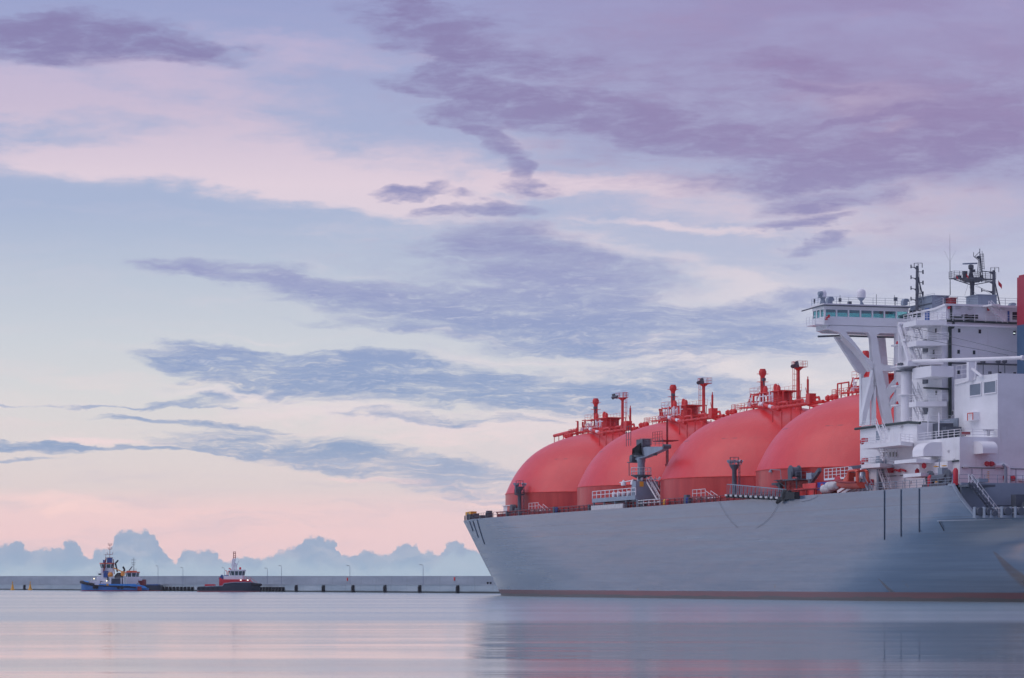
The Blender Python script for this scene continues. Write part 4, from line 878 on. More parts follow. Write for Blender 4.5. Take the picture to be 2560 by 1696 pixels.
# outboard catwalk at the wing tip
b = MB(); b.box((-1.3,SW+.6,WB-.2),(0,SF-.6,WB-.05)); b.rail([(0,SW+.6,WB-.05),(-1.25,SW+.6,WB-.05),(-1.25,SF-.6,WB-.05)],1.2,1.0,.04,3); b.tube((-1.2,SW+.7,WB-.2),(0.5,SW+.7,zg+.3),.06); b.build('wing_tip_catwalk', M['white2'], bridge)
b = MB(); p = W0(2061,793); b.tube((.2,SW-.3,p.z-.2),(.75,SW-.3,p.z+.2),.12); b.tube((.0,SW-.3,p.z-.4),(.4,SW-.3,p.z-.35),.08); b.box((.5,SW-.35,p.z-.1),(.75,SW-.15,p.z+.35)); b.build('life_ring_light', M['sred'], bridge)
# bridge storey behind the wing
zbt = Q(2450,763,SA).z
pl = [(TI,SW),(TI,-18.5),(TS+.6,SA-.15),(BW-TS-.6,SA-.15),(BW-TI,-18.5),(BW-TI,SW),(BW-TI,-6),(TI,-6)]
house = MB().slab(pl, 40.9, zbt-.3).build('bridge_house', M['white'], ship)
pl2 = [(TI-.3,SW-.3),(TI-.3,-18.6),(TS+.2,SA-.6),(BW-TS-.2,SA-.6),(BW-TI+.3,-18.5),(BW-TI+.3,SW),(BW-TI,-5.5),(TI,-5.5)]
MB().slab(pl2, zbt-.3, zbt).build('bridge_roof', M['white2'], house)
def hb(x0,y0,x1,y1,name,m,par,t=TI,out=.1): return wallbox(MB(),x0,y0,x1,y1,t,out).build(name, M[m], par)
for x0,x1 in ((2275,2282),(2284,2292),(2295,2303)):
    f = hb(x0-1,774,x1+1,794,'window','white2',house,out=.07); hb(x0,775.5,x1,792.5,'pane','glass_dark',f,out=.1)
hb(2314,772,2324,800,'door','blue',house,out=.12)
def ab(x0,y0,x1,y1,name,m,par,s=SA-.15,out=.1): return awallbox(MB(),x0,y0,x1,y1,s,out).build(name, M[m], par)
ab(2518.5,778,2523,804,'door','blue',house); f = ab(2529,779,2566,802,'window','white2',house,out=.06); ab(2530.5,780.5,2565,800.5,'pane','glass_dark',f)
for x in (2385,2416,2500): pass
for x0,x1,y in ((2389,2400,770.5),(2419,2430,771.5),(2498,2509,774.5)): ab(x0,y-1.3,x1,y+1.3,'strip_lamp','cover',house,out=.4)
for x,y in ((2371.5,770),(2470.5,774)): b = MB(); p = Q(x,y,SA-.3); b.tube(p,p+Vector((0,-.4,0)),.22,.16,10); b.build('alarm_horn', M['sred'], house, True)
b = MB()
for x0,y0,x1,y1 in ((2403,788,2409,793),(2411,787,2414,797),(2414,789,2430,791.5),(2429,788,2440,799),(2415,795,2440,799),(2416,790,2418,797)): awallbox(b,x0,y0,x1,y1,SA-.15,.7)
b.build('searchlight_rack', M['black'], house)
b = MB(); b.path([Q(2380,793,SA-.5),Q(2404,794,SA-.5)], .15); b.build('cable_pipe', M['green'], house)
b = MB(); a = Q(2478,768,SA-2.2); c = Q(2514,804,SA-2.2); b.stair(a,c,.8,(0,1,0)); b.build('stairway', M['white2'], house)
b = MB(); b.slab([(Q(2452,766,SA).x,SA-.2),(Q(2455,766,SA).x,SA-3.2),(Q(2476,766,SA).x,SA-3.2),(Q(2480,766,SA).x,SA-.2)], zbt-.35, zbt-.1); b.build('monkey_island_landing', M['white2'], house)
srail('bridge_deck_railing', [Q(2355,801,SA-1.2),Q(2545,808,SA-1.2)], house, m='white2')
MB().box((TS-.2,SA-1.4,40.75),(BW-TS,SA,41.0)).build('bridge_deck_edge', M['white2'], house)
# ------------------------------------------------------------------ wing pylon: two lattice frames in transverse planes
def pylon_frame(s, mat_='white'):
    b = MB()
    def q(x,y): v = Q(x,y,SW); return Vector((v.x, s, v.z))
    def pg(pts, d=.9): b.prism([q(x,y) for x,y in pts], (0,d,0))
    pg([(2084,826),(2112,827),(2140,860),(2160,886),(2181,905),(2186,912),(2186,934),(2182,926),(2166,903),(2140,872),(2114,846),(2100,832)])          # sweeping arm
    pg([(2160,827),(2206,830),(2192,838),(2194,850),(2204,910),(2214,960),(2224,1010),(2234,1058),(2213,1058),(2206,1030),(2196,985),(2192,962),(2184,960),(2184,915),(2180,870),(2178,846),(2172,833)])   # main column
    pg([(2184,915),(2192,962),(2186,975),(2178,1000),(2170,1030),(2163,1062),(2155,1060),(2158,1030),(2166,995),(2176,955),(2181,930)])           # left leg
    pg([(2184.5,960),(2190.5,960),(2191,1062),(2184,1062)])                                                                                     # centre post
    pg([(2204,911),(2262,917),(2262,928),(2240,927),(2212,928),(2207,926)])                                                                     # tie beam to the tower
    pg([(2216,974),(2238,948),(2252,950),(2250,962),(2222,996)], .6); pg([(2222,1012),(2250,966),(2256,978),(2228,1024)], .6)
    return b.build('pylon_frame', M[mat_], ship)
pylon_frame(SW+.05)
def pylon_front(s):
    b = MB()
    def q(x,y): v = Q(x,y,SW); return Vector((v.x, s, v.z))
    def pg(pts, d=.7): b.prism([q(x,y) for x,y in pts], (0,d,0))
    pg([(2114,838),(2140,838),(2186,905),(2205,905),(2205,925),(2192,925),(2186,934),(2186,1062),(2179,1062),(2179,930),(2170,925)])     # outer arm and post
    pg([(2204,838),(2240,838),(2246,905),(2246,925),(2205,925),(2205,905),(2224,905),(2222,850)]); pg([(2204,838),(2211,838),(2209,905),(2204,905)])
    pg([(2230,925),(2246,925),(2258,1060),(2240,1060)]); 
    return b.build('pylon_frame', M['white'], ship)
pylon_front(SF-.75)
b = MB()                                            # side plates tying the two frames
def qq(x,y): return Q(x,y,SW)
for (x0,y0,x1,y1) in ((2163,905,2181,928),):
    pass
a1 = [(2114,846),(2140,872),(2166,903),(2182,928)]
for (x0,y0),(x1,y1) in zip(a1,a1[1:]): p=qq(x0,y0);r=qq(x1,y1); b.prism([(p.x,SW+.9,p.z),(r.x,SW+.9,r.z),(r.x+.1,SW+.9,r.z+.3),(p.x+.1,SW+.9,p.z+.3)],(0,1.2,0))
p = qq(2184,1062); b.box((p.x-.2,SW+.95,p.z),(p.x-.05,SF-.75,p.z+7.4)); b.build('pylon_web', M['white'], ship)
b = MB(); p = qq(2206,918); b.box((p.x,SW+1,p.z-.6),(TS,SF-.8,p.z-.4)); b.build('tie_beam_deck', M['white2'], ship)
srail('tie_beam_railing', [qq(2208,911)+Vector((0,.3,0)), qq(2262,917)+Vector((0,.3,0))], ship)

# ------------------------------------------------------------------ provisions crane on the lower house roof
def prov():
    t = 8.2; c = P(2266,1056,t); cr = empty('provisions_crane', (t, c.y, ZA)); cr.parent = ship
    def L(px,py,tt=t): v = P(px,py,tt); return Vector((v.x-t, v.y-c.y, v.z-ZA))
    zt = L(2266,918).z
    b = MB(); b.lathe((0,0,0), [(.85,-2.7),(.85,zt-4.3),(1.25,zt-4.25),(1.25,zt-4.1),(.82,zt-4.05),(.82,zt-.5),(1.2,zt-.2),(1.5,zt),(1.5,zt+.15)], 24); b.build('pedestal', M['white2'], cr, True)
    b = MB(); top = L(2252,812); 
    for x in (-.6,.6):
        b.bar((x,.9,zt+.2),(x*.5,top.y,top.z),.35,.45); b.bar((x,-2.2,zt+.6),(x*.5,top.y,top.z-.3),.35,.45)
    b.bar((-.5,.8,zt+4),(-.5,-.8,zt+4),.2,.3); b.box((-.9,-2.4,zt),(1.0,1.6,zt+.7)); b.tube((-.4,top.y,top.z),(.4,top.y,top.z),.35,n=10); b.build('a_frame', M['white2'], cr)
    a = L(2280,904); d = L(2553,895,14.5)
    b = MB(); b.tube(a, d, .28, .26, 14); b.tube(d, d+(d-a).normalized()*.5, .36, n=10); b.build('boom', M['white2'], cr, True)
    b = MB(); b.tube((0,top.y,top.z),(d.x-.2,d.y,d.z+.6),.035,n=4); b.tube((0,top.y-.6,top.z-1.6),((d.x-1)*.97,d.y*.93,a.z+(d.z-a.z)*.93+.4),.045,n=4); b.build('luffing_wire', M['mast'], cr)
    b = MB(); 
    for k in (-.6,.2): b.tube((-.9,k,zt+.3),(-1.3,k,zt+.3),.3)
    b.box((-1.2,-1.5,zt-.7),(1.2,1.2,zt-.45)); b.build('slewing_gear', M['mast'], cr)
    m = a.lerp(d, .60)
    g2 = MB(); q = P(2440,944,TS+.5); top2 = a.lerp(d, (q.y-c.y-a.y)/(d.y-a.y)) + Vector((t,c.y,ZA))
    g2.box((top2.x-.5,q.y-.35,32),(top2.x+.5,q.y+.35,top2.z-.4)); g2.bar((top2.x,q.y,top2.z-1.2),(top2.x,q.y-3.6,32.4),.25,.3); g2.build('boom_rest', M['white2'], ship)
prov()

# ------------------------------------------------------------------ engine casing and funnel
s0c = P(2386,950,TS).y; zc0 = P(2386,952,TS).z; zc1 = 32.6
cas = MB(); cas.box((TS,S1-.0,ZB-.02),(BW-TS,s0c,zc1)); cas = cas.build('engine_casing', M['white'], ship)
MB().box((TS+.1,S1-.04,DK+.1),(BW-TS-.1,S1,ZB)).build('after_wall_plate', M['white'], cas)
for x0,x1,y0,y1 in ((2425.5,2455,961,993),(2461,2492,955,987)):
    a = P(x0,y1,TS); c = P(x1,y1,TS); z0 = a.z+.15; z1 = P(x0,y0,TS).z-.1
    f = MB(); 
    f.box((TS-.16,a.y,z0-.15),(TS-.02,c.y,z0)); f.box((TS-.16,a.y,z1),(TS-.02,c.y,z1+.15)); f.box((TS-.16,a.y,z0),(TS-.02,a.y-.15,z1)); f.box((TS-.16,c.y+.15,z0),(TS-.02,c.y,z1))
    f = f.build('louvre', M['white2'], cas); l = MB(); l.box((TS-.03,a.y-.15,z0),(TS-.01,c.y+.15,z1)); n = 16
    for k in range(n): z = z0+(z1-z0)*k/n; l.box((TS-.12,a.y-.15,z),(TS-.03,c.y+.15,z+.07))
    l.build('slats', M['grey'], f)
b = MB(); p = P(2425,1035,TS); b.box((TS-1.0,p.y-3.0,p.z-1.1),(TS,p.y,p.z+.1)); b.build('fan_housing', M['white2'], cas)
b = MB(); b.path([P(2419,1052,TS-1.3),P(2419,1034,TS-1.3),P(2432,1033,TS-1.3),P(2432,1050,TS-1.3)],.07); b.build('hose_rack', M['orange'], cas)
b = MB(); b.path([P(2388,962,TS-.1),P(2438,948,TS-.1),P(2440,905,TS-.1)],.12); b.build('drain_pipe', M['white2'], cas)
srail('casing_railing', [(TS+.3,s0c,zc1),(TS+.3,s0c-5.5,zc1)], cas, h=2.0)
fn = empty('funnel', (24.5,-34,zc1)); fn.parent = ship
zf = Q(2550,687,-31).z-zc1; zm = Q(2550,812,-31).z-zc1; xl = Q(2541,850,-29.3).x-24.5
pf = [(xl,-3.2),(xl+.6,-4.0),(-xl-.6,-4.0),(-xl,-3.2),(-xl,4.5),(-xl-.8,5.4),(xl+.8,5.4),(xl,4.5)]
MB().slab(pf,0,zm).build('lower_casing', M['bronze'], fn); MB().slab(pf,zm,zf-.3).build('upper_casing', M['funnelred'], fn); MB().slab([(x*.94,y*.94) for x,y in pf],zf-.3,zf).build('top_plate', M['funnelred'], fn)
b = MB()
for x in (-2.0,-.7,.7,2.0):
    for y in (-1.5,1.2): b.tube((x,y,zf),(x,y,zf+2.2+(.6 if y > 0 else 0)),.45,n=12)
b.path([(xl+.4,-2.5,zf),(xl+.4,-2.5,zf+1.2),(xl+1.2,-2.2,zf+1.4)],.09); b.build('exhaust_pipe', M['black'], fn, True)
b = MB(); b.rail([(xl-.1,-4.2,.1),(-xl,-4.2,.1)],1.3,1.8,.05,2); b.build('railing', M['white2'], fn)
# safe small fittings on the tower after wall
b = MB()
for x in (2458,2496,2512): p = Q(x,909,SA-.9); b.tube(p,p+Vector((0,0,-1.6)),.06); b.lathe(p,[(.1,0),(.35,.1),(.35,.5),(.1,.6)],8); b.tube(p+Vector((0,.9,.3)),p+Vector((0,0,.3)),.07)
b.build('floodlight', M['mast'], tower, True)

# ------------------------------------------------------------------ masts and aerials on the bridge roof
ZR = zbt
def on_roof(px, py, s=-16): return Q(px, py, s)
def radar_mast():
    s = -15.5; c = on_roof(2430.5,758,s); o = empty('radar_mast', (c.x, s, ZR)); o.parent = ship
    def L(px,py,ds=0): v = Q(px,py,s+ds); return Vector((v.x-c.x, v.y-s, v.z-ZR))
    zf_ = L(2430,709).z; zp = L(2430,697).z
    b = MB(); b.lathe((0,0,0), [(.5,0),(.34,.8),(.31,zf_-.5),(.42,zf_+.2),(1.1,zp-.55),(1.9,zp-.15),(1.9,zp)], 16); b.build('column', M['mast'], o, True)
    xl = L(2379,697).x; xr = L(2483,697).x
    b = MB(); b.box((xl,-.9,zp-.12),(xr,.9,zp)); b.bar((xl,-.8,zp-.3),(-.3,0,zf_-.2),.1,.12); b.bar((xr,-.8,zp-.3),(.3,0,zf_-.2),.1,.12)
    for x in (xl+1.3,xl+2.2,xr-1.4,xr-2.6): b.tube((x,-.4,zp),(x,-.2,zp-.1-abs(abs(x)-3.1)*.0-.5),.05,n=4)
    b.build('platform', M['mast'], o)
    b = MB(); h = L(2380,679).z-zp; b.rail([(xl,-.9,zp),(xr,-.9,zp),(xr,.9,zp),(xl,.9,zp),(xl,-.9,zp)],h,.9,.035,3); b.build('railing', M['mast'], o)
    b = MB(); x1 = L(2427.5,697).x; b.lathe((x1,0,0),[(.5,zp),(.25,zp+1),(.25,L(2427,674).z),(.42,L(2427,672).z),(.42,L(2427,664).z),(.2,L(2427,662).z)],10); b.box((x1+.1,-.3,zp+1),(x1+.6,.3,L(2427,674).z)); b.build('radar_pedestal', M['mast'], o, True)
    a = L(2400,662); d = L(2450,657); a.y = -1.2; d.y = 1.2; b = MB(); b.bar(a,d,.35,.22); b.build('radar_scanner', M['grey'], o)
    b = MB(); x2 = L(2412,690).x; b.tube((x2,0,zp),(x2,0,zp+.6),.35); b.tube((x2,0,zp+.6),(x2,0,zp+1.1),.42); b.box((x2-1.4,-.3,zp),(x2-.7,.3,zp+.4)); b.box((L(2452,690).x,-.3,zp),(L(2456,690).x,.4,zp+.5)); b.build('instrument_box', M['mast'], o)
    b = MB(); zt = L(2449.5,622).z
    for x0,x1_ in ((2444,2448.5),(2455,2450.5)):
        for dy in (-.35,.35): p = L(x0,697); q = L(x1_,640); b.tube((p.x,dy,p.z),(q.x,dy*.3,q.z),.055,n=5)
    for k in range(9): y = 694-k*6; p = L(2444+k*.5,y); q = L(2455-k*.5,y); b.tube((p.x,-.3,p.z),(q.x,-.3,q.z),.04,n=4)
    q = L(2449.5,645); b.tube((q.x,0,q.z),(q.x,0,zt),.06,n=6); 
    for pts in (((2434,631),(2434,641),(2436,643),(2447,652)),((2436,643),(2449,630)),((2436,643),(2450,643)),((2449,643),(2440,645))): b.path([L(*p) for p in pts],.05,4)
    for x in (2453,2457.5,2461): b.tube(L(x,674),L(x-2.5,634),.04,n=4)
    for k in range(7): b.tube(L(2453-k*.3,672-k*6),L(2461-k*.3,672-k*6),.035,n=4)
    b.tube(L(2455,628),L(2456,640),.04); b.lathe(L(2446,648),[(.05,0),(.25,.1),(.25,.4),(.05,.5)],8); b.build('lattice_topmast', M['mast'], o)
    b = MB()
    for x,y,x2_,y2 in ((2420,712,2382,745),(2424,716,2400,744),(2424,720,2413,744),(2438,716,2454,738),(2440,712,2446,742)): p = L(x,y); q = L(x2_,y2); b.tube(p,(q.x,-4,q.z),.022,n=4)
    b.build('stay_wire', M['mast'], o)
radar_mast()
def signal_mast(px, ytop, ybase, side, s, lean):
    c = on_roof(px, ybase, s); o = empty('signal_mast', (c.x, s, ZR)); o.parent = ship
    def L(x,y): v = Q(x,y,s); return Vector((v.x-c.x,0,v.z-ZR))
    zt = L(px,ytop).z; b = MB(); b.lathe((0,0,0),[(.27,0),(.24,zt*.6),(.18,zt)],8); b.tube((lean,.0,0),(.1,0,zt*.78),.1,n=6); b.tube((lean*.75,.9,0),(.3,.2,zt),.05,n=5); b.tube((lean*.6,.9,0),(.12,.2,zt),.05,n=5)
    for k in range(14): z = zt*(k+1)/15; b.tube((.12+lean*.6*(1-z/zt),.9*(1-z/zt),z),(.3+lean*.75*(1-z/zt),.9*(1-z/zt),z),.03,n=4)
    b.build('pole', M['mast'], o)
    for k in range(4):
        z = zt*(.97-.24*k); w = (1.0 if side > 0 else 2.0)
        b = MB(); b.bar((-w,0,z),(0,0,z-.12),.12,.10); b.prism([(-w*.55,-.05,z-.02),(0,-.05,z-.02),(0,-.05,z-.55)],(0,.1,0)); b.tube((-w,0,z-.2),(-w,0,z+.35),.1,n=6)
        if side > 0 and k < 3: b.bar((0,0,z-.7),(1.0,0,z-.7),.1,.1); b.tube((1.0,0,z-1.0),(1.0,0,z-.4),.12,n=6)
        b.build('lamp_arm', M['mast'], o)
    b = MB(); b.rail([(.7*math.cos(a*1.047)+.2,.7*math.sin(a*1.047),zt-.3) for a in range(7)],.7,2,.03,1); b.build('top_guard', M['mast'], o)
signal_mast(2292.5,665,762,1,-14,1.6); signal_mast(2484,676,765,-1,-17,1.3)
# flags on their halyards: hang from the ship, things of their own
def flag(px,py,lab,s=-17,w=.5):
    p = Q(px,py,s); b = MB(); vs = []; 
    for i in range(5):
        for j in range(4): vs.append((p.x+i*.13*w*2, p.y+math.sin(i*1.4)*.08, p.z-j*.4*w-i*.2*(w+.3)))
    b.add(vs,[(i*4+j,(i+1)*4+j,(i+1)*4+j+1,i*4+j+1) for i in range(4) for j in range(3)])
    o = b.build('signal_flag', M['sred'], None); o.location = ship.location; o.rotation_euler = ship.rotation_euler; tag(o, lab, 'flag')
    md = o.modifiers.new('thickness','SOLIDIFY'); md.thickness = .03
flag(2496,701,'bright red flag flying from the mast nearest the funnel',w=.55); flag(2391,688,'small red and white flag at the left end of the radar mast platform',w=.25); flag(2416,684,'small red flag in front of the middle of the radar mast platform',w=.3)
b = MB(); p = on_roof(2375.5,738,-14); q = on_roof(2375,656,-14); b.tube(p,q,.07,.045,n=6); b.tube(q,on_roof(2374.5,586,-14),.035,.015,n=5)
for dx in (-14,14): b.tube(q,on_roof(2375+dx,628,-14),.012,n=4)
b.build('whip_antenna', M['mast'], ship)
def dome_aerial(px,ybase,ytop,w,tilt=False,s=-7.5):
    c = Q(px,ybase,s); z1 = Q(px,ytop,s).z; c.z = zroof+.3; h = z1-c.z; r = w/2*Q(px,ytop,s).length*0+w/2*.0605; o = empty('satellite_dome', c); o.parent = ship
    z0 = h-r*2.05
    b = MB(); b.lathe((0,0,0),[(r*.92,z0),(r,z0+.25),(r,h-r)]+[(r*math.cos(R(a)),h-r+r*math.sin(R(a))) for a in range(10,90,10)]+[(.05,h)],24); b.build('radome', M['white2'], o, True)
    b = MB()
    if tilt: b.lathe((0,0,0),[(.55,0),(.32,.8),(.32,z0-.2),(r*.9,z0-.05)],12); b.tube((-r*.6,-.2,z0+r*.9),(-r*1.45,-.3,z0+r*1.0),.5,.3,12); b.box((-r*1.1,-.4,z0-.1),(0,.4,z0+.4))
    else: b.lathe((0,0,0),[(.25,0),(.16,z0*.5),(.2,z0*.6),(r*.9,z0)],12); b.tube((.55,0,0),(0,0,z0*.55),.12)
    b.build('pedestal', M['grey'], o, True)
dome_aerial(2057,762,725,19,True); dome_aerial(2153,764,722,23)
for px,y0,s in ((2077,742,-7.0),(2265,747,-11),(2533,757,-22)):
    c = Q(px,760,s); c.z = (zroof+.3) if px < 2272 else ZR; h = Q(px,y0,s).z-c.z
    b = MB(); b.prism([(c.x-.45,s,c.z),(c.x-.45,s,c.z+h-.35),(c.x-.2,s,c.z+h),(c.x+.35,s,c.z+h),(c.x+.6,s,c.z+h-.35),(c.x+.6,s,c.z+h*.55),(c.x+.3,s,c.z+h*.5),(c.x+.3,s,c.z)],(0,.9,0)); b.build('vent_cowl', M['grey'], ship)
b = MB(); z = zroof+.32
b.rail([(-.1,SF,z),(-.1,SW-.2,z),(TI,SW-.2,z),(TI-.1,-18.5,z+.1)],1.05,2.0,.03,3); b.build('roof_railing', M['grey'], bridge)
b = MB(); b.rail([(TI-.1,-18.5,ZR),(TS+.4,SA-.4,ZR),(36,SA-.4,ZR)],1.1,2.0,.035,3); b.build('roof_railing', M['grey'], house)
b = MB()
for px,y0,sz in ((2124,754,.5),(2100,746,.35),(2239,744,.45),(2036,748,.2)): c = Q(px,764,-8); c.z = z; h = max(.5,Q(px,y0,-8).z-z); b.tube(c,c+Vector((0,0,h)),.05,n=5); b.box(c+Vector((-sz/2,-sz/2,h-.55)),c+Vector((sz/2,sz/2,h)))
for px,y0 in ((2191,736),(2100,738),(2236,738)): c = Q(px,764,-8); c.z = z; b.tube(c,(c.x,c.y,Q(px,y0,-8).z),.04,n=5)
b.build('small_aerial', M['mast'], bridge)
def roof_box(x0,x1,y0,s,d,name,m):
    a = Q(x0,760,s); c = Q(x1,760,s); z1 = Q(x0,y0,s).z; return MB().box((a.x,s,ZR),(c.x,s+d,z1)).box((a.x-.15,s-.15,z1),(c.x+.15,s+d+.15,z1+.12)).build(name, M[m], ship)
roof_box(2330,2372,740,-17,5,'roof_deckhouse','grey'); roof_box(2445,2492,738,-19,4,'roof_deckhouse','grey'); roof_box(2378,2391,746,-19,2,'roof_locker','dred')
b = MB(); 
for x in (2358,2374,2446,2458,2470): a = Q(x,758,-18.6 if x > 2400 else -17.4); b.tube((a.x,a.y,ZR),(a.x,a.y,ZR+1.7),.06,n=5)
b.build('awning_post', M['white2'], ship)
b = MB(); a = Q(2276,750,-12); c = Q(2304,745,-12); a.z = ZR+.5; c.z = ZR+.9; b.bar(a,c,.2,.7); b.tube((a.x+.4,a.y,ZR-.2),(a.x+.4,a.y,ZR+.5),.06); b.tube((c.x-.4,c.y,ZR-.2),(c.x-.4,c.y,ZR+.8),.06); b.build('searchlight_frame', M['grey'], ship)

# ------------------------------------------------------------------ rescue boat station
def rescue():
    T = 1.6
    st = empty('boat_davit', (T, P(2150,1230,T).y, DK)); st.parent = ship; y0 = st.location.y
    def L(px,py,t=T): v = P(px,py,t); return Vector((v.x-T, v.y-y0, v.z-DK))
    b = MB(); a = L(2066,1197,3.0); c = L(2100,1194,3.0); b.box((1.0,a.y,a.z-.3),(4.2,c.y-4,a.z)); b.prism([(1.4,a.y-3,a.z-.3),(1.4,c.y-3,a.z-.3),(1.4,c.y-3,a.z-2.6),(1.4,a.y-5,a.z-2.0)],(2,0,0)); pl = b.build('davit_platform', M['white2'], st)
    MB().rail([(1.05,a.y,a.z),(1.05,c.y-4,a.z)],1.5,1.6,.06,3).build('railing', M['white2'], pl)
    b = MB()
    for y in (L(2104,1200).y, L(2142,1200).y): b.box((3.4,y-.35,0),(4.2,y+.35,L(2120,1166,4).z)); b.bar((3.6,y,L(2120,1168,4).z),(1.2,y,L(2120,1172,4).z),.5,.5)
    b.box((3.5,L(2104,1200).y,L(2120,1172,4).z),(4.3,L(2142,1200).y,L(2120,1163,4).z)); b.box((3.6,L(2132,1200).y,L(2120,1166,4).z),(6.0,L(2149,1200).y,L(2120,1154,4).z)); b.build('davit_frame', M['grey'], st)
    b = MB(); b.bar(L(2125,1172,2.5),L(2136,1186,1.2),.4,.4); b.tube(L(2125,1174,2.4),L(2126,1172,1.4),.3); b.build('davit_hook', M['white2'], st)
    b = MB(); b.bar(L(2096,1230),L(2126,1212),.4,.4); b.bar(L(2106,1234,.9),L(2136,1216,.9),.3,.4); b.bar(L(2120,1232),L(2144,1222),.3,.4); b.build('boat_cradle', M['white2'], st)
    b = MB(); a = L(2158,1204,.8); c = L(2170,1226,.8); b.stair(a,c,.7,(1,0,0)); b.build('boarding_ladder', M['grey'], st)
    # the boat itself, lying in the cradle: a thing of its own
    p0 = P(2124,1211,.4); bo = empty('rescue_boat', (0,0,0)); loc = ship.matrix_basis.copy(); m = Matrix.Translation(ship.location) @ Matrix.Rotation(AL,4,'Z')
    bo.location = m @ p0; bo.rotation_euler = (0,0,AL); tag(bo, 'bright orange rescue boat with open hooped cockpit hanging beside the white deck house', 'rescue boat'); bo.scale = (.8,1,.62)
    Ln = abs(P(2090,1205,.4).y-P(2157,1205,.4).y)*.96; hy = Ln/2
    b = MB(); vs = []; n = 12
    for i in range(n+1):
        k = i/n; y = hy-Ln*k; w = 1.25*min(1,(math.sin(min(1,k*1.9)*math.pi/2))**.6)+.02; sh = .9*(1-k)**2.2; kk = 1.0*(1-k)**3
        for (x,z) in ((0,-1.25+kk),(w*.45,-1.1+kk),(w*.9,-.4+sh*.4),(w,.15+sh),(w*.8,.2+sh)): vs.append((x,y,z))
        for (x,z) in ((-w*.8,.2+sh),(-w,.15+sh),(-w*.9,-.4+sh*.4),(-w*.45,-1.1+kk)): vs.append((x,y,z))
    m_ = 9; fs = [(i*m_+j,(i+1)*m_+j,(i+1)*m_+(j+1) % m_,i*m_+(j+1) % m_) for i in range(n) for j in range(m_) if j != 4] + [tuple(range(m_)), tuple(range(n*m_,(n+1)*m_))[::-1]] + [(i*m_+4,(i+1)*m_+4,(i+1)*m_+5,i*m_+5) for i in range(n)]
    b.add(vs,fs); b.build('boat_hull', M['orange'], bo, True)
    b = MB(); pts = []
    for i in range(n+1): k = i/n; y = hy-Ln*k; w = 1.25*min(1,(math.sin(min(1,k*1.9)*math.pi/2))**.6)+.05; pts.append((-w,y,.25+.9*(1-k)**2.2))
    b.path(pts,.24,8); b.path([(-x,y,z) for x,y,z in pts],.24,8); b.build('fender_collar', M['dred'], bo, True)
    b = MB()
    for x in (-1.0,1.0): b.path([(x,-hy*.25,.2),(x,-hy*.3,2.7),(x,-hy*.4,3.1),(x,-hy*.85,3.1),(x,-hy*.97,2.7),(x,-hy*.98,.2)],.3,8)
    b.box((-1,-hy*.4,2.95),(1,-hy*.85,3.25)); b.build('hoop', M['orange'], bo, True)
    b = MB(); b.prism([(-.9,hy*.35,.3),(-.9,-hy*.25,.3),(-.9,-hy*.28,2.7),(-.9,-hy*.1,2.2)],(1.8,0,0)); b.build('cuddy', M['orange'], bo)
    b = MB(); b.prism([(-.7,hy*.2,1.5),(-.7,-hy*.2,2.4),(-.7,-hy*.35,3.1),(-.7,-hy*.2,2.9),(-.7,hy*.1,1.9)],(1.4,0,0)); b.box((-.4,-hy*.5,.2),(.4,-hy*.65,1.6)); b.bar((-.3,-hy*.75,2.8),(-.3,-hy*.95,1.2),.3,.2); b.build('console', M['cover'], bo)
rescue()
# life-raft canisters and covered gear on deck
mS = Matrix.Translation(ship.location) @ Matrix.Rotation(AL,4,'Z')
def loose(name, px, py, t, bld, m, lab, cat, group=None, sm=True):
    p = P(px,py,t); o = bld.build(name, M[m], None, sm); o.location = mS @ p; o.rotation_euler = (0,0,AL); tag(o, lab, cat, group); return o
for px,py,lab in ((2068,1223,'white life raft canister lower left of the pair beside the blue covered bale'),(2079,1216,'white life raft canister higher right of the pair left of the orange boat')):
    b = MB(); b.lathe((0,0,0),[(.05,-1.1),(.5,-1.05),(.78,-.8),(.78,-.05),(.84,-.05),(.84,.05),(.78,.05),(.78,.8),(.5,1.05),(.05,1.1)],16); b.v = [(x*.9,z*1.5,y*.9) for x,y,z in b.v]
    loose('life_raft_canister', px, py, 1.4, b, 'cover', lab, 'life raft canister', 'life raft canisters by the rescue boat')
b = MB(); b.v = []; b.slab([(0,-2.4),(1.8,-2.4),(2.0,2.4),(0,2.2)],-.9,1.0); loose('covered_bale', 2056, 1222, 1.5, b, 'bluecover', 'dark blue covered bale on deck left of the white canisters', 'covered bale', sm=False)
b = MB(); b.tube((-.2,0,0),(.6,0,0),1.3,n=18); b.box((.1,1.0,-1.3),(.9,4.0,1.0)); loose('red_hose_drum', 2095, 1212, 2.6, b, 'sred', 'dark red hose drum and locker behind the white canisters', 'hose drum')
# mooring winches aft of the house and at the break of the deck
def winch(px,py,t,w,lab):
    p = P(px,py,t); o = empty('mooring_winch', (p.x,p.y,DK)); o.parent = ship
    b = MB(); b.tube((-.1,w/2,1.3),(.3,w/2,1.3),1.15,n=16); b.tube((-.1,-w/2,1.3),(.3,-w/2,1.3),1.15,n=16); b.tube((0,w/2,1.3),(0,-w/2,1.3),.5,n=10); b.box((-.7,-w/2-1,0),(1.5,w/2+1,.45)); b.build('drum', M['dgrey'], o, True)
    b = MB(); b.box((.3,-.7,.4),(1.2,.7,2.8)); b.tube((.2,0,2.8),(.2,0,4.0),.08); b.build('gearbox', M['grey'], o)
    b = MB(); 
    for y in (-1.4,1.2): b.lathe((.3,y,2.9),[(.05,0),(.4,.05),(.4,.15),(.05,.2)],10)
    b.box((-.3,-.3,.7),(0,.3,1.1)); b.build('hand_wheel', M['yellow'], o)
winch(2345,1212,2.6,5.5,'')
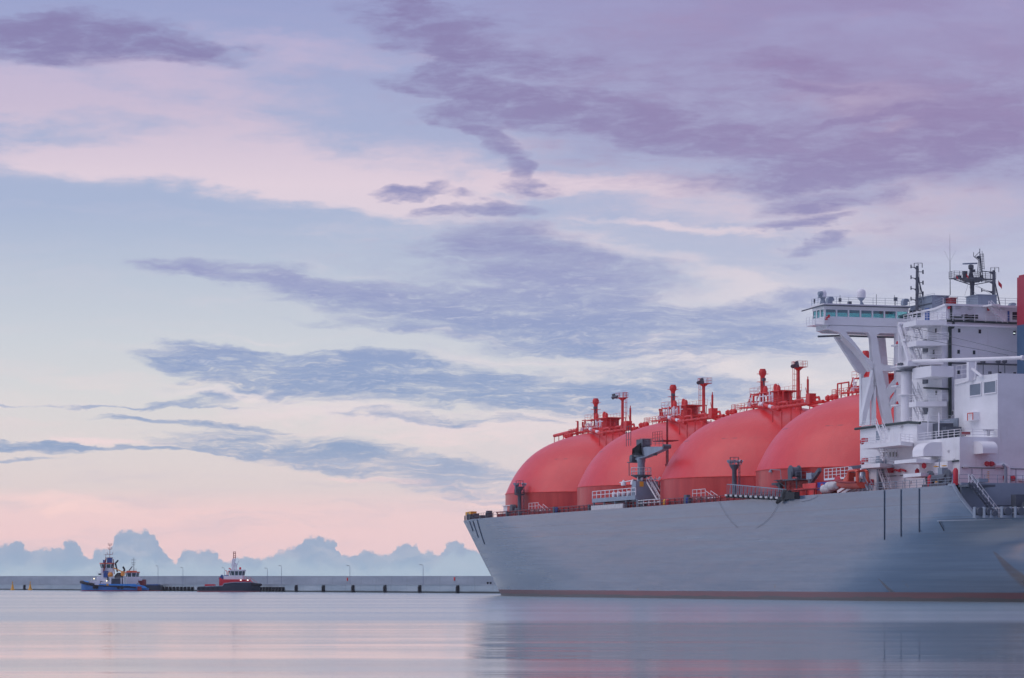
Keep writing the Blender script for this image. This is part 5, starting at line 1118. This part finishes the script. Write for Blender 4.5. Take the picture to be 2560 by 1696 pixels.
for x,m_,h in ((2325,'sred',1.8),(2388,'blue',1.9),(2389,'sred',2.5)): p = P(x,1210,2.2); b = MB(); b.lathe((p.x,p.y,DK),[(.3,0),(.36,.3),(.36,h-.3),(.15,h)],12); b.build('hose_drum', M[m_], ship, True)
# stern mooring deck: rollers, rail, stair and machinery
def stern():
    y0 = -58.0; es = [Vector((half(s,MD)+.15,s,MD)) for s in (-57.6,-58.5,-59.5,-60.5,-61.5,-62.5,-63.5,-64.5,-66)]
    b = MB(); b.rail(es,1.35,1.6,.075,2); b.build('stern_railing', M['white2'], ship)
    for px in (2446,2470,2482,2514,2548):
        p = Q(px,1290,-60); 
        for i in range(20): p = Q(px,1290,-57-((p.x-.2)/5.7)**.5*7 if p.x > .2 else -57.5)
        s_ = 1.0 if px != 2482 else .7
        o = empty('roller_fairlead', (p.x+.15,p.y,MD)); o.parent = ship
        MB().box((-.75*s_,-.25,0),(.75*s_,.5,.35)).box((-.75*s_,-.2,.35),(-.6*s_,.4,1.5*s_)).box((.6*s_,-.2,.35),(.75*s_,.4,1.5*s_)).build('base', M['funnelblue'] if 'funnelblue' in M else M['grey'], o)
        MB().tube((0,-.5,.85*s_),(0,.5,.85*s_),.55*s_,n=14).build('roller', M['dgrey'], o, True)
    b = MB(); a = Q(2430,1210,-58.4); c = Q(2498,1289,-58.4); b.stair((a.x,-58.4,DK+.2),(c.x,-58.4,MD+.1),1.0,(0,1,0)); b.build('stern_stairway', M['dgrey'], ship)
    b = MB()
    for dy in (0,1.0):
        for h in (.55,1.1): b.tube((a.x,-58.4+dy,DK+.2+h),(c.x,-58.4+dy,MD+.1+h),.055,n=5)
        for k in range(6): q = Vector((a.x,-58.4+dy,DK+.2)).lerp(Vector((c.x,-58.4+dy,MD+.1)),k/5); b.tube(q,q+Vector((0,0,1.1)),.05,n=4)
    b.build('stair_handrail', M['white2'], ship)
    b = MB(); p = Q(2540,1250,-58.5); b.box((p.x,-58.5,MD),(p.x+4,-57,MD+3.3)); b.tube((p.x+.5,-60,MD+1.3),(p.x+3,-60,MD+1.3),1.0,n=14); b.box((p.x-.5,-60.4,MD),(p.x+3,-59.4,MD+.6)); b.box((Q(2495,1256,-57).x,-56.9,MD+1.7),(p.x+.6,-56.7,MD+1.85)); b.build('stern_winch', M['dgrey'], ship)
    b = MB(); p = Q(2443,1206,-56); b.box((p.x,-56.6,DK+.3),(p.x+1.4,-55,DK+.8)); b.build('hatch_coaming', M['grey'], ship)
stern()

# ------------------------------------------------------------------ harbour wall and quay
WA, WBt = Vector((-213,1250,0)), Vector((-3,780,0))
wd = (WBt-WA); wl = wd.length; wd = wd/wl; wang = math.atan2(wd.y, wd.x)
def wallz(k): return lerp(5.75, 4.55, k)
wall = empty('breakwater', WA, wang); tag(wall, 'long pale concrete harbour breakwater with a low quay ledge running behind the tugs', 'breakwater')
mb = MB(); N = 60; e0, e1 = -260, wl+420
up = MB(); vs = []
for i in range(N+1):
    x = e0+(e1-e0)*i/N; z = lerp(5.75,4.55,x/wl); vs += [(x,5,0),(x,5,z),(x,6.2,z),(x,6.2,0)]
up.add(vs,[(i*4+j,(i+1)*4+j,(i+1)*4+j+1,i*4+j+1) for i in range(N) for j in range(3)]+[(0,1,2,3),(N*4+3,N*4+2,N*4+1,N*4)]); up.build('parapet', M['conc'], wall)
MB().box((e0,0,-3),(e1,5.2,2.3)).build('quay_ledge', M['conc2'], wall)
MB().box((e0,-.12,2.18),(e1,.1,2.42)).build('ledge_coping', M['conc'], wall)
def wx(px):       # position along the quay face for a photo column
    a = (px-HX)/F; return (a*WA.y-WA.x)/(wd.x-a*wd.y)
for px in (63,743,811,885,965,1052,1147):
    x = wx(px); w = 1.2*(WA.y+wd.y*x)/1000
    o = MB().box((x-w/2*.9,-.6,-1),(x+w/2*.9,-.13,2.1)).box((x-w/3,-.8,-.6),(x+w/3,-.6,1.7)).build('rubber_fender', M['black'], wall)
def cleat(x):
    return MB().prism([(x-.6,-.9,-.5),(x+.9,-.9,1.5),(x+1.5,-.9,1.5),(x+1.3,-.9,-.5)],(0,.75,0)).build('angled_fender', M['black'], wall)
for px in [408+k*9.2 for k in range(9)]+[652+k*8 for k in range(8)]: cleat(wx(px))
o = MB().box((wx(405),-.35,-1),(wx(492),-.1,.35)).box((wx(650),-.35,-1),(wx(712),-.1,.35)).build('fender_beam', M['black'], wall)
for px in (830,1095):
    x = wx(px); b = MB(); b.box((x-.35,4.8,3.4),(x+.35,4.95,4.3)); b.build('wall_sign', M['red'], wall)
for px in (1202,1209): x = wx(px); b = MB(); b.tube((x,2,2.3),(x,2,3.0),.25,.3,8); b.build('bollard', M['black'], wall)
# lamp posts on the quay ledge: things of their own
labs = {378:'thin lamp post just right of the second tug',440:'thin lamp post between the tug pair and the red tug',543:'thin lamp post partly behind the stern of the red tug',650:'thin lamp post rising from behind the bow of the red tug',
        685:'thin curved lamp post just past the red tug bow',855:'thin curved lamp post above the middle of the bare quay',1037:'thin curved lamp post on the quay nearest the tanker bow'}
lp = None
for px, top in ((378,1418),(440,1422),(543,1423),(650,1424),(685,1418),(855,1418),(1037,1416)):
    x = wx(px); base = WA+wd*x+Vector((-wd.y,wd.x,0))*2.5; h = (HY-top)*base.y/F+CH-2.3
    o = empty('quay_lamp_post', (base.x,base.y,2.3), wang); tag(o, labs[px], 'lamp post', 'lamp posts along the breakwater')
    MB().tube((0,0,0),(0,0,h),.10,.06,8).build('pole', M['grey'], o); MB().path([(0,0,h),(-.3,0,h+.35),(-1.6,0,h+.45)],.05,6).box((-2.3,-.15,h+.35),(-1.5,.15,h+.5)).build('lamp_head', M['dgrey'], o)
for px, lab in ((31.5,'yellow conical navigation buoy at the far left of the harbour wall'),(75.5,'yellow conical navigation buoy right of the dark wall post')):
    Yb = 1190; o = empty('yellow_buoy', ((px-HX)/F*Yb,Yb,0)); tag(o, lab, 'buoy', 'yellow buoys by the harbour wall')
    MB().lathe((0,0,0),[(.9,-.3),(.95,.25),(.6,.5),(.55,.9),(.28,2.2),(.2,2.4)],14).build('float', M['yellow'], o, True); MB().tube((0,0,2.3),(0,0,3.1),.06).box((-.16,-.16,2.7),(.16,.16,3.4)).build('top_mark', M['yellow'], o)

# ------------------------------------------------------------------ tugs
def tug_hull(sec, name, m, par, n=10):
    """sec: stations (x, half beam at deck, deck z, bottom half-beam factor)"""
    b = MB(); vs = []
    for x, w, z, k in sec:
        lo = -1.0
        ring = [(w*k*.8,lo),(w*k,0),(w*(k*.4+.6),z*.5),(w,z)]
        for yy, zz in ring: vs.append((x+(1-k)*0,-yy,zz))
        for yy, zz in ring[::-1]: vs.append((x,yy,zz))
    fs = []; m_ = 8
    for i in range(len(sec)-1):
        for j in range(m_): fs.append((i*m_+j,(i+1)*m_+j,(i+1)*m_+(j+1) % m_,i*m_+(j+1) % m_))
    fs += [tuple(range(m_)), tuple(range((len(sec)-1)*m_,len(sec)*m_))[::-1]]
    b.add(vs,fs); return b.build(name, M[m], par, True)
def tmat(name, c, red=(.35,.08,.1), zb=.28):
    m = bpy.data.materials.new(name); m.use_nodes = True; t = m.node_tree; h = NG(t); b = t.nodes['Principled BSDF']
    ob = h.n('ShaderNodeTexCoord').outputs['Object']; s = h.n('ShaderNodeSeparateXYZ'); t.links.new(ob, s.inputs[0]); nz = h.noise(ob,1,5,.65,scl=(.5,.5,1.5))
    cc = h.mix(h.mr(nz,.4,.7,0.0,.5), tuple(c)+(1,), tuple(v*.6 for v in c)+(1,)); cc = h.mix(h.m('LESS_THAN', s.outputs[2], zb), cc, tuple(red)+(1,)); h.set(b.inputs['Base Color'], cc); b.inputs['Roughness'].default_value = .5; return m
M['tugblue'] = tmat('tug_blue_hull', (.035,.17,.48)); M['tugbright'] = mat('tug_bright_blue', (.04,.30,.80), .5, .1); M['tugblack'] = tmat('tug_black_hull', (.035,.05,.075)); M['tugnavy'] = tmat('tug_navy_hull', (.04,.12,.35))
M['tugwhite'] = mat('tug_white', (.85,.86,.9), .5, .06); M['tugred'] = mat('tug_red', (.8,.03,.05), .5, .1); M['tugorange'] = mat('tug_orange', (.85,.18,.08), .5, .1); M['craney'] = mat('crane_orange', (.85,.34,.06), .5, .1); M['tyre'] = mat('tyre_rubber', (.03,.03,.04), .8, .2)
def wheelhouse(par, x0, x1, w, z0, z1, zw0, zw1, roofm='tugorange', slope=.35, n=5):
    """windowed box: walls, raked window band with panes, coloured roof"""
    b = MB(); b.slab([(x0+.6,-w+.2),(x1-.6,-w+.2),(x1-.1,-w*.5),(x1-.1,w*.5),(x1-.6,w-.2),(x0+.6,w-.2),(x0+.1,w*.5),(x0+.1,-w*.5)], z0, zw0); b.build('wheelhouse_base', M['tugwhite'], par)
    pl = [(x0+.6,-w+.2),(x1-.6,-w+.2),(x1-.1,-w*.5),(x1-.1,w*.5),(x1-.6,w-.2),(x0+.6,w-.2),(x0+.1,w*.5),(x0+.1,-w*.5)]
    cx = (x0+x1)/2; top = [(cx+(x-cx)*(1+slope/((x1-x0)/2)), y*(1+slope/w)) for x, y in pl]
    b = MB(); N_ = 8; b.add([(x,y,zw0) for x,y in pl]+[(x,y,zw1) for x,y in top], [(i,(i+1)%N_,N_+(i+1)%N_,N_+i) for i in range(N_)]+[tuple(range(N_,2*N_))]); b.build('wheelhouse', M['tugwhite'], par)
    for i in range(8):
        a0, a1 = Vector((*pl[i],zw0)), Vector((*pl[(i+1)%8],zw0)); b0, b1 = Vector((*top[i],zw1)), Vector((*top[(i+1)%8],zw1))
        nn = max(1, round((a1-a0).length/1.25)); nrm = (a1-a0).cross(b0-a0).normalized()
        if nrm.dot((a0+a1)/2-Vector((cx,0,zw0))) < 0: nrm = -nrm
        for k in range(nn):
            f0, f1 = (k+.12)/nn, (k+.88)/nn; q = [a0.lerp(a1,f0).lerp(b0.lerp(b1,f0),.08), a0.lerp(a1,f1).lerp(b0.lerp(b1,f1),.08), a0.lerp(a1,f1).lerp(b0.lerp(b1,f1),.9), a0.lerp(a1,f0).lerp(b0.lerp(b1,f0),.9)]
            MB().prism([p+nrm*.01 for p in q], nrm*.05).build('window', M['tugglass'], par)
    b = MB(); b.slab([(cx+(x-cx)*1.06,y*1.06) for x,y in top], zw1, zw1+.35); b.build('wheelhouse_roof', M[roofm], par)
M['tugglass'] = mat('tug_window_glass', (.06,.12,.13), .12, .3, (2,2,2))
def px2(c, Yd, wy):
    sc = Yd/F
    return lambda px, py=None: ((px-c)*sc if py is None else ((px-c)*sc, (wy-py)*sc))
# --- big blue tug, bow to the left
Y1 = 1030; c1 = 285; U = px2(c1, Y1, 1478)
bt = empty('blue_tug', ((c1-HX)/F*Y1, Y1, 0)); tag(bt, 'large blue tug with white and orange wheelhouse and tall mast, bow pointing left', 'tugboat')
hl = tug_hull([(U(203),.3,3.0,.0),(U(206),1.8,3.1,.3),(U(213),3.3,2.8,.55),(U(225),4.4,2.3,.85),(U(240),4.8,2.0,.95),(U(270),4.9,1.85,1),(U(320),4.8,1.45,1),(U(345),4.6,1.15,.95),(U(369),4.2,1.0,.8)], 'hull', 'tugblue', bt)
b = MB(); b.prism([(U(212),-3.6,2.5),(U(226),-4.6,2.2),(U(226),-4.6,3.3),(U(212),-3.2,3.7)],(0,.3,0)); b.box((U(252),-4.98,1.75),(U(345),-4.8,2.45)); b.prism([(U(330),-4.7,1.3),(U(372),-4.3,1.0),(U(366),-4.2,1.7),(U(352),-4.3,2.2),(U(330),-4.7,2.0)],(0,.4,0)); b.build('bulwark', M['tugbright'], bt)
b = MB(); pts = [(U(240),-4.75,2.2),(U(225),-4.45,2.5),(U(213),-3.5,2.9),(U(206),-1.9,3.1),(U(202.5),0,3.1),(U(206),1.9,3.1)]; b.path(pts,.5,10); b.path([(U(240),-5.0,1.95),(U(300),-5.0,1.6),(U(345),-4.8,1.2)],.22,8); b.build('bow_fender', M['tyre'], bt, True)
for px in (241,247,301,310,247): b = MB(); b.lathe((0,0,0),[(.25,-.2),(.55,-.15),(.55,.15),(.25,.2)],12); b.v = [(x,z,y) for x,y,z in b.v]; b.build('tyre', M['tyre'], bt, True, loc=(U(px),-5.15,1.3))
b = MB(); b.box((U(228),-3.3,1.9),(U(253),3.3,3.55*1.0)); b.box((U(255),-3.6,1.6),(U(281),3.6,3.1*1.0)); b.box((U(245),-3.0,3.4),(U(270),3.0,5.0)); b.build('deckhouse', M['tugwhite'], bt)
b = MB(); b.box((U(276),-3.9,U(0,1443)[1]-.0),(U(327),3.9,U(0,1446)[1]*1.0+.35)); 
for px in (280,306,312): b.box((U(px)-.12,-3.8,1.6),(U(px)+.2,-3.5,4.6))
b.build('boat_deck', M['tugwhite'], bt)
b = MB(); b.box((U(281),-2.6,1.6),(U(306),2.6,4.3)); b.build('engine_room_casing', M['dgrey'], bt)
for px,py in ((238.5,1447),(270.5,1452.5)): b = MB(); x,z = U(px,py); b.lathe((0,0,0),[(.02,-.1),(.22,-.1),(.22,.1),(.02,.1)],10); b.v = [(a,cz,by) for a,by,cz in b.v]; b.build('deck_light', M['lampw'], bt, loc=(x,-3.45 if px < 250 else -3.75,z))
b = MB(); b.box((U(271),-5.05,1.75),(U(276),-4.99,2.5)); b.build('yellow_panel', M['yellow'], bt)
b = MB(); b.box((U(249),-3.1,U(0,1438)[1]),(U(256),-3.0,U(0,1434)[1])); b.build('porthole_window', M['glass_dark'], bt)
wheelhouse(bt, U(253),U(283), 2.4, 4.9, 0, U(0,1421)[1], U(0,1410)[1])
MB().box((U(254),-2.1,4.9),(U(282),2.1,U(0,1421)[1])).build('wheelhouse_trunk', M['tugwhite'], bt)
b = MB(); x0,z0 = U(268,1408); b.prism([(x0,-1.1,z0),(U(280),-1.1,z0),(U(280.5),-1.1,U(0,1395)[1]),(x0+.1,-1.1,U(0,1395)[1])],(0,2.2,0)); b.box((U(258),-.6,z0),(U(262),.6,U(0,1400)[1])); b.build('funnel', M['blue'], bt)
b = MB(); b.bar((U(268),-2.6,U(0,1396)[1]),(U(261),-2.6,U(0,1432)[1]),.5,.4); b.bar((U(285),-2,U(0,1398)[1]),(U(288),-2,U(0,1436)[1]),.25,.25); b.build('boom_leg', M['dred'], bt)
b = MB(); b.box((U(264),-.9,U(0,1395)[1]),(U(282),.9,U(0,1394)[1])); b.path([(U(274.5),0,U(0,1394)[1]),(U(275),0,U(0,1358)[1])],.09,6); b.path([(U(264.5),0,U(0,1394)[1]),(U(264.5),0,U(0,1386)[1])],.08)
for y,w in ((1373,4.5),(1363,4.5),(1386,7)): x,z = U(275,y); b.path([(x-w*.145,0,z+.7),(x-w*.13,0,z),(x+w*.13,0,z),(x+w*.145,0,z+.7)],.08,5)
b.path([(U(260),0,U(0,1386)[1]),(U(269),0,U(0,1386)[1])],.05); b.build('mast', M['dred'], bt)
b = MB(); x,z = U(298,1432); b.lathe((x,-1,4.4),[(1.4,0),(1.6,.5),(1.3,1.1),(.6,1.9)],10); b.bar(*[Vector((U(a)[0] if isinstance(U(a),tuple) else U(a),-1.5,U(0,c)[1])) for a,c in ((295,1430),(290,1409))],.5,.5); b.bar(Vector((U(290),-1.5,U(0,1409)[1])),Vector((U(297),-1.5,U(0,1401)[1])),.45,.5); b.bar(Vector((U(310),-1.2,U(0,1430)[1])),Vector((U(313),-1.2,U(0,1425)[1])),.6,.6); b.bar(Vector((U(313),-1.2,U(0,1425)[1])),Vector((U(308.5),-1.2,U(0,1417)[1])),.5,.6); b.build('folding_crane', M['black'], bt)
b = MB(); b.bar(Vector((U(286),-2.2,U(0,1420)[1])),Vector((U(308),-2.2,U(0,1430)[1])),.3,.35); b.lathe((U(309),-2.0,U(0,1440)[1]),[(.6,0),(.75,.6),(.6,1.6)],10); b.lathe((U(279),-3.2,U(0,1442)[1]),[(.7,0),(.95,.7),(.5,1.5)],10); b.build('winch_crane', M['craney'], bt)
b = MB(); b.box((U(262),-3.4,U(0,1444)[1]),(U(272),-2.4,U(0,1433)[1])); b.box((U(261),-3.2,U(0,1432)[1]),(U(273),-2.2,U(0,1428)[1])); b.build('blue_locker', M['blue'], bt)
b = MB(); b.rail([(U(232),-3.2,3.55),(U(253),-3.2,3.55)],1,1,.05,2); b.rail([(U(245),-3,5.0),(U(254),-3,5.0)],1.6,.8,.05,3); b.build('railing', M['tugwhite'], bt)
b = MB(); b.box((U(348),-4.9,.2),(U(358),-4.4,1.6)); b.build('rusty_ramp', M['dred'], bt); b = MB(); b.prism([(U(341),-4.3,2.1),(U(350),-4.3,3.0),(U(356),-4.3,1.8),(U(348),-4.3,1.2)],(0,.5,0)); b.build('stern_roller', M['grey'], bt)
# --- second tug behind it, orange-roofed wheelhouse and dark stern to the right
Y2 = 1041; c2 = 350; V = px2(c2, Y2, 1477.8)
t2 = empty('second_tug', ((c2-HX)/F*Y2, Y2, 0)); tag(t2, 'tug half hidden behind the blue tug, with an orange roofed wheelhouse and dark stern', 'tugboat')
tug_hull([(V(296),.5,2.2,.2),(V(305),3.5,2.2,.8),(V(330),4.3,2.1,1),(V(365),4.4,2.0,1),(V(400),4.2,2.0,1),(V(404),3.9,2.0,1)], 'hull', 'tugblack', t2)
MB().box((V(370),-4.3,1.95),(V(398),4.0,2.35)).build('aft_deck', M['tugnavy'], t2)
MB().box((V(318),-3.0,1.8),(V(348),3.0,V(0,1443)[1])).build('deckhouse', M['tugwhite'], t2)
wheelhouse(t2, V(316),V(346), 2.3, V(0,1451)[1], 0, V(0,1443)[1], V(0,1432)[1])
b = MB(); b.slab([(V(318),-2),(V(344),-2),(V(340),1.6),(V(322),1.6)],V(0,1431)[1],V(0,1427)[1]); b.build('roof_hood', M['tugorange'], t2)
b = MB(); b.tube((V(334.5),0,V(0,1427)[1]),(V(334.5),0,V(0,1394)[1]),.12,.07,6)
for y,w in ((1400,5),(1412,4),(1407,5),(1423,8)): b.tube((V(334.5-w),0,V(0,y)[1]),(V(334.5+w),0,V(0,y)[1]),.06,n=5); b.tube((V(334.5-w),0,V(0,y+2)[1]),(V(334.5-w),0,V(0,y-2)[1]),.06,n=5)
b.bar(Vector((V(322),0,V(0,1427)[1])),Vector((V(331),0,V(0,1416)[1])),.25,.3); b.build('mast', M['mast'], t2)
b = MB(); b.box((V(348),-3,2),(V(364),2,V(0,1449)[1])); b.bar(Vector((V(352),-2,V(0,1450)[1])),Vector((V(366),-2,V(0,1457)[1])),.5,.5); b.build('towing_winch', M['dred'], t2)
MB().box((V(349),-3.4,V(0,1452)[1]),(V(358),-2.6,V(0,1445)[1])).build('winch_cover', M['tugwhite'], t2)
# --- red and black tug, bow to the right
Y3 = 942; c3 = 572; X_ = px2(c3, Y3, 1479.9)
rt = empty('red_tug', ((c3-HX)/F*Y3, Y3, 0)); tag(rt, 'black hulled tug with red deckhouse and white wheelhouse, bow pointing right', 'tugboat')
tug_hull([(X_(495),3.4,1.5,.9),(X_(500),4.2,1.65,.97),(X_(530),4.6,1.75,1),(X_(561),4.7,1.8,1),(X_(563),4.7,2.7,1),(X_(590),4.7,3.0,1),(X_(625),4.3,3.05,.95),(X_(640),3.2,2.75,.75),(X_(648),1.8,2.6,.4),(X_(651),.4,2.5,.1)], 'hull', 'tugblack', rt)
b = MB(); b.path([(X_(495),-3.6,1.4),(X_(530),-4.75,1.75),(X_(560),-4.85,1.8),(X_(564),-4.85,2.6),(X_(590),-4.8,2.95),(X_(632),-4.2,3.0)],.13,6); b.build('rubbing_strake', M['grey'], rt, True)
b = MB(); b.path([(X_(632),-4.0,2.2),(X_(641),-3.2,2.2),(X_(650),-1.6,2.2),(X_(652),0,2.2)],.42,8); b.build('bow_fender', M['tyre'], rt, True)
b = MB(); b.box((X_(514),-2.5,1.6),(X_(537),2.5,X_(0,1461)[1])); b.build('towing_gear', M['tugred'], rt)
b = MB(); b.prism([(X_(550),-3.2,1.7),(X_(608),-3.2,2.6),(X_(608),-3.2,X_(0,1449)[1]),(X_(560),-3.2,X_(0,1449)[1]),(X_(551),-3.2,X_(0,1444)[1])],(0,6.4,0)); b.prism([(X_(608),-2.6,2.8),(X_(632),-2.6,2.8),(X_(624),-2.6,X_(0,1449)[1]),(X_(608),-2.6,X_(0,1449)[1])],(0,5.2,0)); b.build('deckhouse', M['tugred'], rt)
b = MB(); b.prism([(X_(548),-3.0,X_(0,1448)[1]),(X_(559),-3.0,X_(0,1448)[1]),(X_(559),-3.0,X_(0,1439)[1]),(X_(556),-3.0,X_(0,1437)[1])],(0,3,0)); b.box((X_(562),-2.4,X_(0,1441)[1]),(X_(572),1,X_(0,1438)[1])); b.build('ventilator', M['tugnavy'], rt)
MB().box((X_(561),-2.8,X_(0,1449)[1]),(X_(609),2.8,X_(0,1440)[1])).build('upper_house', M['tugwhite'], rt)
wheelhouse(rt, X_(575),X_(611), 2.4, X_(0,1449)[1], 0, X_(0,1439.5)[1], X_(0,1427.5)[1], 'tugwhite')
b = MB(); b.box((X_(580),-1,X_(0,1427)[1]),(X_(585.5),1,X_(0,1412)[1])); b.box((X_(588),-.9,X_(0,1427)[1]),(X_(592),.9,X_(0,1413)[1])); b.box((X_(578),-1.1,X_(0,1413)[1]),(X_(594),1.1,X_(0,1411)[1])); b.box((X_(580),-.8,X_(0,1411)[1]),(X_(587),.8,X_(0,1404)[1])); b.box((X_(588),-.6,X_(0,1411)[1]),(X_(591),.6,X_(0,1408)[1])); b.box((X_(581),-.6,X_(0,1404)[1]),(X_(589),.6,X_(0,1397)[1])); b.path([(X_(594),0,X_(0,1411)[1]),(X_(596),0,X_(0,1403)[1]),(X_(599),0,X_(0,1403)[1])],.08); b.build('signal_tower', M['tugwhite'], rt)
b = MB()
for px in (584,588.5): b.path([(X_(px),0,X_(0,1397)[1]),(X_(px),0,X_(0,1380)[1])],.1,6)
for y in (1394,1390,1384,1380): b.tube((X_(582.5),0,X_(0,y)[1]),(X_(590),0,X_(0,y)[1]),.08,n=5)
b.build('mast', M['dred'], rt)
b = MB(); b.lathe((X_(600.5),0,X_(0,1426)[1]),[(.25,0),(.28,.4),(.35,.45),(.35,.8),(.1,1.0)],10); b.bar(Vector((X_(579),-1.6,X_(0,1424)[1])),Vector((X_(573),-1.6,X_(0,1421)[1])),.25,.3); b.path([(X_(572),-2,X_(0,1439)[1]),(X_(572),-2,X_(0,1430)[1]),(X_(578),-2,X_(0,1426)[1])],.12); b.path([(X_(569),-2,X_(0,1439)[1]),(X_(569),-2,X_(0,1429)[1]),(X_(565),-2,X_(0,1426)[1])],.12); b.build('fire_monitor', M['tugred'], rt)
b = MB(); b.rail([(X_(609),-2.5,X_(0,1449)[1]),(X_(628),-2.3,X_(0,1449)[1]-.3)],.9,1,.05,2); b.path([(X_(628),-2.3,X_(0,1449)[1]+.5),(X_(644),-2.2,2.9)],.05); b.build('railing', M['tugred'], rt)
for px in (604,621): x,z = U(0,0); b = MB(); b.box((X_(px)-.2,-3.35 if px < 610 else -2.75,X_(0,1451.5)[1]),(X_(px)+.25,-3.2 if px < 610 else -2.6,X_(0,1449.8)[1])); b.build('deck_light', M['lampc'], rt)
b = MB()
for px in range(500,560,12): b.tube((X_(px),-4.75,1.0),(X_(px),-4.6,1.0),.4,n=10)
b.build('tyre_row', M['tyre'], rt)

# ------------------------------------------------------------------ thin sea haze over the harbour
hz = MB().box((-1600,-400,-5),(1600,2700,70)); hm = bpy.data.materials.new('sea_haze'); hm.use_nodes = True; ht = hm.node_tree; ht.nodes.clear()
pv = ht.nodes.new('ShaderNodeVolumePrincipled'); pv.inputs['Color'].default_value = (.93,.94,.98,1); pv.inputs['Density'].default_value = .00006; pv.inputs['Anisotropy'].default_value = .1
ho = ht.nodes.new('ShaderNodeOutputMaterial'); ht.links.new(pv.outputs[0], ho.inputs['Volume']); tag(hz.build('haze', hm), kind='stuff')
